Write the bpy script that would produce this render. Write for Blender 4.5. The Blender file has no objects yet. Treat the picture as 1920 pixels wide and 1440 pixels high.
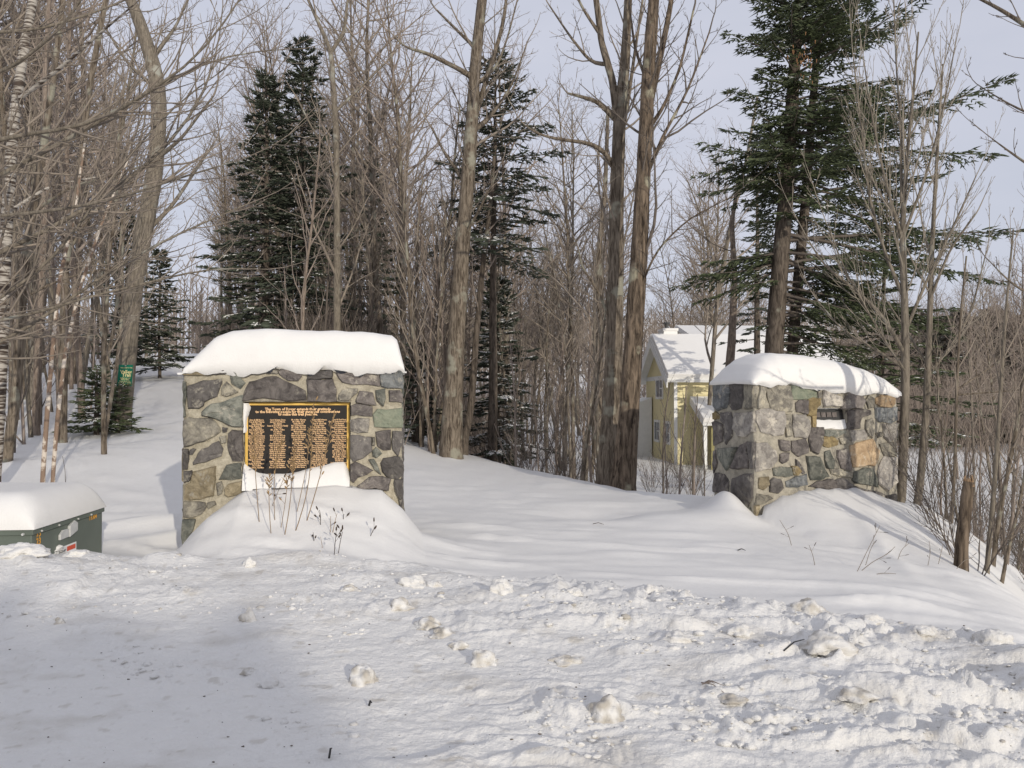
import bpy, math, random
import numpy as np
from mathutils import Vector, noise as mn

# ------------------------------------------------------------------ camera, sky, sun, exposure
SC = bpy.context.scene
COL = SC.collection
F = 1507.0                                # focal length in pixels of the 1920 px wide photograph
HOR = 745.0
EYE = 1.55
PITCH = math.atan((HOR - 720) / F)
cam_d = bpy.data.cameras.new("camera")
cam = bpy.data.objects.new("camera", cam_d)
COL.objects.link(cam)
cam.location = (0, 0, EYE)
cam.rotation_euler = (math.pi / 2 + PITCH, 0, 0)
cam_d.sensor_width = 36.0
cam_d.lens = 36.0 * F / 1920.0
cam_d.clip_start = 0.05
cam_d.clip_end = 3000
SC.camera = cam

SUN_EL, SUN_AZ = math.radians(15.5), math.radians(26)     # azimuth: behind the camera, 26 degrees to its right
to_sun = Vector((math.sin(SUN_AZ) * math.cos(SUN_EL), -math.cos(SUN_AZ) * math.cos(SUN_EL), math.sin(SUN_EL)))
w = bpy.data.worlds.new("World")
SC.world = w
w.use_nodes = True
wn, wl = w.node_tree.nodes, w.node_tree.links
wn.clear()
sky = wn.new("ShaderNodeTexSky")
sky.sky_type = 'NISHITA'
sky.sun_disc = False
sky.sun_elevation = SUN_EL
sky.sun_rotation = math.pi - SUN_AZ
sky.air_density = 1.0
sky.dust_density = 1.5
sky.ozone_density = 2.0
skb = wn.new("ShaderNodeBackground")
skb.inputs[1].default_value = 0.10
clb = wn.new("ShaderNodeBackground")      # thin high cloud veil over the whole sky
clb.inputs[0].default_value = (0.765, 0.785, 0.90, 1)
clb.inputs[1].default_value = 0.86
mxs = wn.new("ShaderNodeMixShader")
tc = wn.new("ShaderNodeTexCoord")
mp = wn.new("ShaderNodeMapping")
mp.inputs['Scale'].default_value = (1.6, 1.6, 5.0)
nz = wn.new("ShaderNodeTexNoise")
nz.inputs['Scale'].default_value = 1.4
nz.inputs['Detail'].default_value = 5
mr = wn.new("ShaderNodeMapRange")
mr.inputs[1].default_value = 0.3
mr.inputs[2].default_value = 0.7
mr.inputs[3].default_value = 0.78
mr.inputs[4].default_value = 0.98
wo = wn.new("ShaderNodeOutputWorld")
wl.new(tc.outputs['Generated'], mp.inputs[0])
wl.new(mp.outputs[0], nz.inputs['Vector'])
wl.new(nz.outputs[0], mr.inputs[0])
wl.new(mr.outputs[0], mxs.inputs[0])
wl.new(sky.outputs[0], skb.inputs[0])
wl.new(skb.outputs[0], mxs.inputs[1])
wl.new(clb.outputs[0], mxs.inputs[2])
wl.new(mxs.outputs[0], wo.inputs[0])

sd = bpy.data.lights.new("sun", 'SUN')
sun = bpy.data.objects.new("sun", sd)
COL.objects.link(sun)
sd.energy = 2.5
sd.angle = math.radians(0.6)
sd.color = (1.0, 0.925, 0.80)
sun.rotation_euler = to_sun.to_track_quat('Z', 'Y').to_euler()
SC.view_settings.view_transform = 'Standard'
SC.view_settings.look = 'None'
SC.view_settings.exposure = 0.0
SC.view_settings.gamma = 1.0
SC.view_settings.use_curve_mapping = False
SC.cycles.max_bounces = 5
SC.cycles.diffuse_bounces = 3

# ------------------------------------------------------------------ helpers
R = random.Random(7)
NR = np.random.RandomState(11)
CP, SP = math.cos(PITCH), math.sin(PITCH)


def ray(px, py):
    a, b = (px - 960) / F, (720 - py) / F
    y, z = CP - b * SP, SP + b * CP
    return a / y, z / y                    # X and Z per metre of Y


def at(px, py, Y):
    a, b = ray(px, py)
    return Vector((a * Y, Y, EYE + b * Y))


def sstep(t):
    t = np.clip(t, 0, 1)
    return t * t * (3 - 2 * t)


_P = np.random.RandomState(3).permutation(4096)
_G = np.random.RandomState(4).uniform(-1, 1, (4096, 2))
_G /= np.linalg.norm(_G, axis=1)[:, None]


def gnoise(x, y):
    xi, yi = np.floor(x).astype(np.int64), np.floor(y).astype(np.int64)
    fx, fy = x - xi, y - yi
    ux, uy = fx * fx * fx * (fx * (fx * 6 - 15) + 10), fy * fy * fy * (fy * (fy * 6 - 15) + 10)

    def g(i, j, dx, dy):
        h = _P[(_P[(xi + i) & 4095] + yi + j) & 4095]
        return _G[h, 0] * dx + _G[h, 1] * dy
    a = g(0, 0, fx, fy) * (1 - ux) + g(1, 0, fx - 1, fy) * ux
    b = g(0, 1, fx, fy - 1) * (1 - ux) + g(1, 1, fx - 1, fy - 1) * ux
    return (a * (1 - uy) + b * uy) * 1.4


def fbm(x, y, o=4, g=0.5):
    s, a = 0, 1.0
    for k in range(o):
        s = s + a * gnoise(x * 2 ** k + 17.3 * k, y * 2 ** k - 9.1 * k)
        a *= g
    return s


def tag(o, label=None, cat=None, group=None, kind=None):
    if label: o['label'] = label
    if cat: o['category'] = cat
    if group: o['group'] = group
    if kind: o['kind'] = kind
    return o


def empty(name, loc=(0, 0, 0), rz=0.0):
    o = bpy.data.objects.new(name, None)
    COL.objects.link(o)
    o.location = loc
    o.rotation_euler = (0, 0, rz)
    o.empty_display_size = 0.2
    return o


def link_mesh(name, me, mats, parent=None):
    if not isinstance(mats, (list, tuple)): mats = [mats]
    for m in mats: me.materials.append(m)
    o = bpy.data.objects.new(name, me)
    COL.objects.link(o)
    if parent: o.parent = parent
    return o


def mesh_np(name, V, Q=None, T=None, smooth=True, attrs=None, midx=None):
    me = bpy.data.meshes.new(name)
    V = np.asarray(V, dtype=np.float32)
    nq = 0 if Q is None else len(Q)
    nt = 0 if T is None else len(T)
    loops = []
    if nq: loops.append(np.asarray(Q, dtype=np.int32).ravel())
    if nt: loops.append(np.asarray(T, dtype=np.int32).ravel())
    loops = np.concatenate(loops)
    me.vertices.add(len(V))
    me.vertices.foreach_set('co', V.ravel())
    me.loops.add(len(loops))
    me.loops.foreach_set('vertex_index', loops)
    me.polygons.add(nq + nt)
    st = np.concatenate([np.arange(nq) * 4, nq * 4 + np.arange(nt) * 3]).astype(np.int32)
    me.polygons.foreach_set('loop_start', st)
    me.polygons.foreach_set('use_smooth', np.full(nq + nt, smooth))
    if midx is not None:
        me.polygons.foreach_set('material_index', np.asarray(midx, dtype=np.int32))
    me.update(calc_edges=True)
    if attrs:
        for k, a in attrs.items():
            at_ = me.attributes.new(k, 'FLOAT', 'POINT')
            at_.data.foreach_set('value', np.asarray(a, dtype=np.float32))
    return me


def pymesh(name, verts, faces, smooth=False):
    me = bpy.data.meshes.new(name)
    me.from_pydata([tuple(v) for v in verts], [], faces)
    me.update()
    if smooth:
        me.polygons.foreach_set('use_smooth', [True] * len(me.polygons))
    return me


class MB:                                   # small mesh collector
    def __init__(s):
        s.v, s.f = [], []

    def box(s, x0, x1, y0, y1, z0, z1, M=None):
        b = len(s.v)
        for x in (x0, x1):
            for y in (y0, y1):
                for z in (z0, z1):
                    p = Vector((x, y, z))
                    s.v.append(M @ p if M else p)
        for f in ((0, 1, 3, 2), (4, 6, 7, 5), (0, 4, 5, 1), (2, 3, 7, 6), (0, 2, 6, 4), (1, 5, 7, 3)):
            s.f.append(tuple(b + i for i in f))
        return s

    def poly(s, pts, d):                    # prism: polygon pts moved by vector d
        b, n = len(s.v), len(pts)
        d = Vector(d)
        s.v += [Vector(p) for p in pts] + [Vector(p) + d for p in pts]
        s.f.append(tuple(b + i for i in range(n))[::-1])
        s.f.append(tuple(b + n + i for i in range(n)))
        for i in range(n):
            j = (i + 1) % n
            s.f.append((b + i, b + j, b + n + j, b + n + i))
        return s

    def cyl(s, p0, p1, r0, r1=None, k=8, cap=True):
        r1 = r0 if r1 is None else r1
        p0, p1 = Vector(p0), Vector(p1)
        d = (p1 - p0).normalized()
        a = d.orthogonal().normalized()
        c = d.cross(a)
        b = len(s.v)
        for p, r in ((p0, r0), (p1, r1)):
            for i in range(k):
                t = 2 * math.pi * i / k
                s.v.append(p + (a * math.cos(t) + c * math.sin(t)) * r)
        for i in range(k):
            j = (i + 1) % k
            s.f.append((b + i, b + j, b + k + j, b + k + i))
        if cap:
            s.f.append(tuple(b + i for i in range(k))[::-1])
            s.f.append(tuple(b + k + i for i in range(k)))
        return s

    def build(s, name, mat, parent=None, smooth=False, bevel=0):
        me = pymesh(name, s.v, s.f, smooth)
        if bevel:
            import bmesh
            bm = bmesh.new()
            bm.from_mesh(me)
            bmesh.ops.bevel(bm, geom=list(bm.edges), offset=bevel, segments=2, affect='EDGES', profile=0.6)
            bm.to_mesh(me)
            bm.free()
        return link_mesh(name, me, mat, parent)


def copy_tree(o, parent=None):
    c = o.copy()
    COL.objects.link(c)
    c.parent = parent
    for ch in list(o.children): copy_tree(ch, c)
    return c


# ------------------------------------------------------------------ materials
def mat(name, rough=0.8, spec=0.3):
    m = bpy.data.materials.new(name)
    m.use_nodes = True
    b = m.node_tree.nodes['Principled BSDF']
    b.inputs['Roughness'].default_value = rough
    b.inputs['Specular IOR Level'].default_value = spec
    return m, m.node_tree.nodes, m.node_tree.links, b


def c4(c): return (c[0], c[1], c[2], 1)


def flat(name, col, rough=0.6, var=0.12, scale=12, metal=0.0, spec=0.3, bump=0.0):
    m, n, l, b = mat(name, rough, spec)
    t = n.new("ShaderNodeTexCoord")
    z = n.new("ShaderNodeTexNoise")
    z.inputs['Scale'].default_value = scale
    z.inputs['Detail'].default_value = 5
    r = n.new("ShaderNodeValToRGB")
    r.color_ramp.elements[0].position = 0.3
    r.color_ramp.elements[1].position = 0.7
    r.color_ramp.elements[0].color = c4([x * (1 - var) for x in col])
    r.color_ramp.elements[1].color = c4([min(1, x * (1 + var)) for x in col])
    l.new(t.outputs['Object'], z.inputs['Vector'])
    l.new(z.outputs[0], r.inputs[0])
    l.new(r.outputs[0], b.inputs['Base Color'])
    b.inputs['Metallic'].default_value = metal
    if bump:
        bp = n.new("ShaderNodeBump")
        bp.inputs['Strength'].default_value = bump
        bp.inputs['Distance'].default_value = 0.01
        l.new(z.outputs[0], bp.inputs['Height'])
        l.new(bp.outputs[0], b.inputs['Normal'])
    return m


def snow_mat(name, dirty=False):
    m, n, l, b = mat(name, 0.55, 0.25)
    t = n.new("ShaderNodeTexCoord")
    z = n.new("ShaderNodeTexNoise")
    z.inputs['Scale'].default_value = 9
    z.inputs['Detail'].default_value = 6
    z.inputs['Roughness'].default_value = 0.6
    r = n.new("ShaderNodeValToRGB")
    r.color_ramp.elements[0].color = (0.755, 0.74, 0.712, 1)
    r.color_ramp.elements[1].color = (0.825, 0.81, 0.78, 1)
    l.new(t.outputs['Object'], z.inputs['Vector'])
    l.new(z.outputs[0], r.inputs[0])
    out = r.outputs[0]
    z2 = n.new("ShaderNodeTexNoise")
    z2.inputs['Scale'].default_value = 70
    z2.inputs['Detail'].default_value = 4
    l.new(t.outputs['Object'], z2.inputs['Vector'])
    bp = n.new("ShaderNodeBump")
    bp.inputs['Strength'].default_value = 0.5
    bp.inputs['Distance'].default_value = 0.006
    l.new(z2.outputs[0], bp.inputs['Height'])
    l.new(bp.outputs[0], b.inputs['Normal'])
    if dirty:
        a = n.new("ShaderNodeAttribute")
        a.attribute_name = 'dirt'
        mx = n.new("ShaderNodeMix")
        mx.data_type = 'RGBA'
        mx.inputs['B'].default_value = (0.40, 0.355, 0.285, 1)
        l.new(out, mx.inputs['A'])
        l.new(a.outputs['Fac'], mx.inputs['Factor'])
        out = mx.outputs['Result']
        r2 = n.new("ShaderNodeAttribute")
        r2.attribute_name = 'rough'
        mm = n.new("ShaderNodeMath")
        mm.operation = 'MULTIPLY_ADD'
        mm.inputs[1].default_value = 0.6
        mm.inputs[2].default_value = 0.12
        l.new(r2.outputs['Fac'], mm.inputs[0])
        l.new(mm.outputs[0], bp.inputs['Strength'])
        bp.inputs['Distance'].default_value = 0.03
        z3 = n.new("ShaderNodeTexNoise")
        z3.inputs['Scale'].default_value = 24
        z3.inputs['Detail'].default_value = 7
        z3.inputs['Roughness'].default_value = 0.62
        l.new(t.outputs['Object'], z3.inputs['Vector'])
        l.new(z3.outputs[0], bp.inputs['Height'])
    l.new(out, b.inputs['Base Color'])
    return m


SNOW = snow_mat("snow")
SNOWG = snow_mat("snow_ground", True)


def bark_mat(name, c1, c2, c3=None, scale=1.0, bump=0.7, lich=0.55, white=None):
    m, n, l, b = mat(name, 0.9, 0.15)
    t = n.new("ShaderNodeTexCoord")
    mp = n.new("ShaderNodeMapping")
    mp.inputs['Scale'].default_value = (14 * scale, 14 * scale, 2.2 * scale)
    l.new(t.outputs['Object'], mp.inputs[0])
    z = n.new("ShaderNodeTexNoise")
    z.inputs['Scale'].default_value = 1.6
    z.inputs['Detail'].default_value = 7
    z.inputs['Roughness'].default_value = 0.65
    z.inputs['Distortion'].default_value = 0.6
    l.new(mp.outputs[0], z.inputs['Vector'])
    r = n.new("ShaderNodeValToRGB")
    r.color_ramp.elements[0].position = 0.36
    r.color_ramp.elements[1].position = 0.62
    r.color_ramp.elements[0].color = c4(c1)
    r.color_ramp.elements[1].color = c4(c2)
    l.new(z.outputs[0], r.inputs[0])
    out = r.outputs[0]
    if c3:
        z3 = n.new("ShaderNodeTexNoise")
        z3.inputs['Scale'].default_value = 2.3
        z3.inputs['Detail'].default_value = 4
        l.new(t.outputs['Object'], z3.inputs['Vector'])
        r3 = n.new("ShaderNodeValToRGB")
        r3.color_ramp.elements[0].position = lich
        r3.color_ramp.elements[1].position = lich + 0.08
        r3.color_ramp.elements[0].color = (0, 0, 0, 1)
        r3.color_ramp.elements[1].color = (0.8, 0.8, 0.8, 1)
        l.new(z3.outputs[0], r3.inputs[0])
        mx = n.new("ShaderNodeMix")
        mx.data_type = 'RGBA'
        mx.inputs['B'].default_value = c4(c3)
        l.new(r3.outputs[0], mx.inputs['Factor'])
        l.new(out, mx.inputs['A'])
        out = mx.outputs['Result']
    bp = n.new("ShaderNodeBump")
    bp.inputs['Strength'].default_value = bump
    bp.inputs['Distance'].default_value = 0.03
    l.new(z.outputs[0], bp.inputs['Height'])
    l.new(bp.outputs[0], b.inputs['Normal'])
    l.new(out, b.inputs['Base Color'])
    return m


BARK_G = bark_mat("bark_grey_brown", (0.055, 0.042, 0.031), (0.235, 0.195, 0.15), (0.30, 0.29, 0.23), 1.0)
BARK_D = bark_mat("bark_dark_shaggy", (0.032, 0.024, 0.018), (0.215, 0.165, 0.12), (0.36, 0.34, 0.25), 0.8, 1.0, 0.6)
BARK_S = bark_mat("bark_smooth_grey", (0.10, 0.086, 0.068), (0.25, 0.215, 0.17), (0.36, 0.36, 0.31), 1.4, 0.3, 0.6)
BARK_R = bark_mat("bark_reddish_brown", (0.13, 0.10, 0.08), (0.30, 0.245, 0.20), None, 1.3, 0.3)
BARK_P = bark_mat("bark_spruce", (0.04, 0.032, 0.026), (0.165, 0.135, 0.108), (0.26, 0.25, 0.20), 1.0, 0.9, 0.62)
TWIG_G = flat("twig_grey_brown", (0.25, 0.21, 0.17), 0.85, 0.3, 3)
TWIG_R = flat("twig_reddish", (0.27, 0.222, 0.187), 0.85, 0.3, 3)
TWIG_D = flat("twig_dark", (0.13, 0.108, 0.09), 0.85, 0.3, 3)
FAR_T = flat("far_wood_twigs", (0.27, 0.225, 0.19), 0.9, 0.25, 0.15)
NEEDLE = flat("spruce_needles", (0.072, 0.088, 0.042), 0.7, 0.5, 2.5)
NEEDLE_D = flat("spruce_needles_dark", (0.058, 0.068, 0.046), 0.7, 0.4, 1.5)
NEEDLE_F = flat("far_conifer_needles", (0.10, 0.092, 0.073), 0.8, 0.3, 0.5)
CONE_M = flat("spruce_cones", (0.24, 0.125, 0.055), 0.7, 0.3, 20)


def birch_mat():
    m, n, l, b = mat("birch_bark", 0.7, 0.2)
    t = n.new("ShaderNodeTexCoord")
    mp = n.new("ShaderNodeMapping")
    mp.inputs['Scale'].default_value = (3, 3, 24)
    l.new(t.outputs['Object'], mp.inputs[0])
    z = n.new("ShaderNodeTexNoise")
    z.inputs['Scale'].default_value = 1.3
    z.inputs['Detail'].default_value = 4
    l.new(mp.outputs[0], z.inputs['Vector'])
    r = n.new("ShaderNodeValToRGB")
    r.color_ramp.elements[0].position = 0.44
    r.color_ramp.elements[1].position = 0.56
    r.color_ramp.elements[0].color = (0.07, 0.052, 0.04, 1)
    r.color_ramp.elements[1].color = (0.42, 0.385, 0.335, 1)
    l.new(z.outputs[0], r.inputs[0])
    l.new(r.outputs[0], b.inputs['Base Color'])
    return m


BIRCH = birch_mat()


def sapling_birch_mat():
    m, n, l, b = mat("pale_blotched_bark", 0.8, 0.2)
    t = n.new("ShaderNodeTexCoord")
    z = n.new("ShaderNodeTexNoise")
    z.inputs['Scale'].default_value = 7
    z.inputs['Detail'].default_value = 3
    l.new(t.outputs['Object'], z.inputs['Vector'])
    r = n.new("ShaderNodeValToRGB")
    r.color_ramp.elements[0].position = 0.5
    r.color_ramp.elements[1].position = 0.56
    r.color_ramp.elements[0].color = (0.24, 0.17, 0.125, 1)
    r.color_ramp.elements[1].color = (0.62, 0.55, 0.47, 1)
    l.new(z.outputs[0], r.inputs[0])
    l.new(r.outputs[0], b.inputs['Base Color'])
    return m


BLOTCH = sapling_birch_mat()


def stone_mat(name, a, b_, c=None, cth=0.565, scale=9):
    m, n, l, b = mat(name, 0.82, 0.3)
    t = n.new("ShaderNodeTexCoord")
    oi = n.new("ShaderNodeObjectInfo")
    ad = n.new("ShaderNodeVectorMath")
    ad.operation = 'ADD'
    sc = n.new("ShaderNodeVectorMath")
    sc.operation = 'SCALE'
    sc.inputs[0].default_value = (37, 21, 11)
    l.new(oi.outputs['Random'], sc.inputs['Scale'])
    l.new(t.outputs['Object'], ad.inputs[0])
    l.new(sc.outputs[0], ad.inputs[1])
    z = n.new("ShaderNodeTexNoise")
    z.inputs['Scale'].default_value = scale
    z.inputs['Detail'].default_value = 9
    z.inputs['Roughness'].default_value = 0.68
    z.inputs['Distortion'].default_value = 0.7
    l.new(ad.outputs[0], z.inputs['Vector'])
    r = n.new("ShaderNodeValToRGB")
    r.color_ramp.elements[0].position = 0.38
    r.color_ramp.elements[1].position = 0.62
    r.color_ramp.elements[0].color = c4(a)
    r.color_ramp.elements[1].color = c4(b_)
    l.new(z.outputs[0], r.inputs[0])
    out = r.outputs[0]
    z2 = n.new("ShaderNodeTexNoise")         # pale mineral stains, mortar smears
    z2.inputs['Scale'].default_value = 5.5
    z2.inputs['Detail'].default_value = 8
    z2.inputs['Roughness'].default_value = 0.75
    l.new(ad.outputs[0], z2.inputs['Vector'])
    r2 = n.new("ShaderNodeValToRGB")
    r2.color_ramp.elements[0].position = cth
    r2.color_ramp.elements[1].position = cth + 0.07
    r2.color_ramp.elements[0].color = (0, 0, 0, 1)
    r2.color_ramp.elements[1].color = (0.75, 0.75, 0.75, 1)
    l.new(z2.outputs[0], r2.inputs[0])
    mx = n.new("ShaderNodeMix")
    mx.data_type = 'RGBA'
    mx.inputs['B'].default_value = c4(c or (0.36, 0.33, 0.27))
    l.new(r2.outputs[0], mx.inputs['Factor'])
    l.new(out, mx.inputs['A'])
    out = mx.outputs['Result']
    hs = n.new("ShaderNodeHueSaturation")
    mr_ = n.new("ShaderNodeMapRange")
    mr_.inputs[3].default_value = 0.85
    mr_.inputs[4].default_value = 1.55
    l.new(oi.outputs['Random'], mr_.inputs[0])
    l.new(mr_.outputs[0], hs.inputs['Value'])
    l.new(out, hs.inputs['Color'])
    l.new(hs.outputs[0], b.inputs['Base Color'])
    mu = n.new("ShaderNodeTexNoise")
    mu.inputs['Scale'].default_value = 24
    mu.inputs['Detail'].default_value = 8
    mu.inputs['Roughness'].default_value = 0.7
    l.new(ad.outputs[0], mu.inputs['Vector'])
    bp = n.new("ShaderNodeBump")
    bp.inputs['Strength'].default_value = 1.0
    bp.inputs['Distance'].default_value = 0.03
    l.new(mu.outputs[0], bp.inputs['Height'])
    l.new(bp.outputs[0], b.inputs['Normal'])
    return m


ST = {
    'd': stone_mat("stone_dark", (0.075, 0.068, 0.064), (0.155, 0.142, 0.130)),
    'p': stone_mat("stone_purple_grey", (0.080, 0.070, 0.066), (0.205, 0.182, 0.165)),
    'g': stone_mat("stone_green_grey", (0.085, 0.09, 0.078), (0.215, 0.215, 0.18)),
    'b': stone_mat("stone_blue_grey", (0.085, 0.09, 0.092), (0.21, 0.215, 0.21)),
    'm': stone_mat("stone_mottled", (0.12, 0.11, 0.095), (0.30, 0.275, 0.22), (0.42, 0.38, 0.29), 0.52),
    't': stone_mat("stone_tan", (0.20, 0.165, 0.105), (0.34, 0.285, 0.19)),
    'l': stone_mat("stone_light_green", (0.21, 0.235, 0.175), (0.31, 0.325, 0.24)),
    'o': stone_mat("stone_orange", (0.29, 0.20, 0.12), (0.47, 0.35, 0.22), (0.46, 0.42, 0.34)),
    'y': stone_mat("stone_yellow", (0.17, 0.13, 0.07), (0.33, 0.255, 0.13)),
    'w': stone_mat("stone_pale_smeared", (0.17, 0.155, 0.14), (0.33, 0.305, 0.27), (0.47, 0.43, 0.36), 0.5),
}
MORTAR_L = stone_mat("mortar_tan", (0.32, 0.285, 0.215), (0.46, 0.42, 0.33), (0.27, 0.24, 0.17), 0.6, 14)
MORTAR_R = stone_mat("mortar_grey", (0.29, 0.265, 0.215), (0.42, 0.385, 0.31), (0.22, 0.205, 0.175), 0.58, 14)
GOLD = flat("plaque_brass_rim", (0.85, 0.55, 0.14), 0.35, 0.1, 10, 0.3, 0.5)
BRONZE = flat("plaque_black_field", (0.018, 0.015, 0.013), 0.5, 0.2, 8)
LETTER = flat("plaque_lettering", (0.80, 0.52, 0.28), 0.5, 0.1, 8)
GREEN_BOX = flat("cabinet_green_paint", (0.125, 0.148, 0.122), 0.45, 0.12, 3, 0, 0.4)
SIGN_G = flat("sign_green", (0.008, 0.17, 0.10), 0.5, 0.08, 5)
SIGN_T = flat("sign_pale_lettering", (0.75, 0.68, 0.35), 0.5, 0.05, 5)
WHITE = flat("white_paint", (0.78, 0.78, 0.76), 0.5, 0.04, 5)
ORANGE = flat("orange_decal", (0.85, 0.40, 0.04), 0.5, 0.05, 5)
RED = flat("red_decal", (0.65, 0.10, 0.05), 0.5, 0.05, 5)
BLACK = flat("black_decal", (0.03, 0.03, 0.03), 0.5, 0.05, 5)
METAL = flat("grey_metal", (0.62, 0.62, 0.60), 0.4, 0.1, 20, 0.2, 0.5)
WEED = flat("dry_stalk", (0.27, 0.185, 0.105), 0.9, 0.3, 20)
WEED_D = flat("dark_seed_head", (0.06, 0.042, 0.03), 0.9, 0.3, 40)
SEED = flat("tan_seed_plume", (0.34, 0.225, 0.11), 0.9, 0.35, 40)
YELLOW = flat("yellow_siding", (0.74, 0.66, 0.39), 0.7, 0.05, 0.6)
GLASS = flat("window_glass", (0.10, 0.12, 0.15), 0.15, 0.1, 2, 0, 0.6)
WOODB = flat("weathered_wood", (0.30, 0.27, 0.13), 0.9, 0.2, 4)

# ------------------------------------------------------------------ pillar frames (needed by the snow drifts)
class Frame:
    def __init__(s, px0, Y0, th, px1, T):
        s.th = math.radians(th)
        s.u = Vector((math.cos(s.th), math.sin(s.th), 0))
        s.n = Vector((math.sin(s.th), -math.cos(s.th), 0))       # outward, towards the road
        a0, a1 = ray(px0, HOR)[0], ray(px1, HOR)[0]
        s.o = Vector((a0 * Y0, Y0, 0))
        s.W = (a1 * Y0 - s.o.x) / (s.u.x - a1 * s.u.y)
        s.T = T
        s.side_n = -s.u

    def P(s, u, v, z):                        # v: outwards from the front face
        return s.o + s.u * u + s.n * v + Vector((0, 0, z))

    def hit_front(s, px, py):
        a, b = ray(px, py)
        d = Vector((a, 1, b))
        c = Vector((0, 0, EYE))
        t = (s.o - c).dot(s.n) / d.dot(s.n)
        p = c + d * t
        return (p - s.o).dot(s.u), p.z

    def hit_side(s, px, py):                  # left end face; returns (depth behind front, z)
        a, b = ray(px, py)
        d = Vector((a, 1, b))
        c = Vector((0, 0, EYE))
        t = (s.o - c).dot(s.u) / d.dot(s.u)
        p = c + d * t
        return -(p - s.o).dot(s.n), p.z


FL = Frame(344, 8.0, 9.0, 753, 0.95)
FR = Frame(1414, 10.5, 14.0, 1681, 1.08)

# ------------------------------------------------------------------ ground height
EDGE = np.array([(2.0, -40), (2.6, -5), (3.3, 3), (3.98, 6.4), (4.36, 8.0), (4.72, 9.5), (5.6, 11.1), (5.3, 12.9), (3.2, 12.6), (1.95, 13.3), (.45, 17),
                 (-1.2, 20.5), (-3.2, 25), (-6, 33), (-9, 46), (-13, 70), (-20, 110), (-60, 600)], float)


def edge_dist(X, Y):                          # > 0 on the low (right) side of the bank
    best = np.full(X.shape, 1e9)
    sgn = np.zeros(X.shape)
    for i in range(len(EDGE) - 1):
        a, b = EDGE[i], EDGE[i + 1]
        d = b - a
        L2 = d @ d
        t = np.clip(((X - a[0]) * d[0] + (Y - a[1]) * d[1]) / L2, 0, 1)
        dx, dy = X - a[0] - t * d[0], Y - a[1] - t * d[1]
        q = np.hypot(dx, dy)
        cr = d[0] * dy - d[1] * dx
        m = q < best
        best = np.where(m, q, best)
        sgn = np.where(m, -np.sign(cr), sgn)
    return best * sgn


def yb(X):                                    # far border of the ploughed snow
    return np.interp(X, [-9, -6, -4.2, -3.2, -1, 0, 2.2, 3.3, 6], [9.4, 8.7, 8.0, 7.0, 6.75, 6.65, 5.6, 5.1, 4.2])


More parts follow.
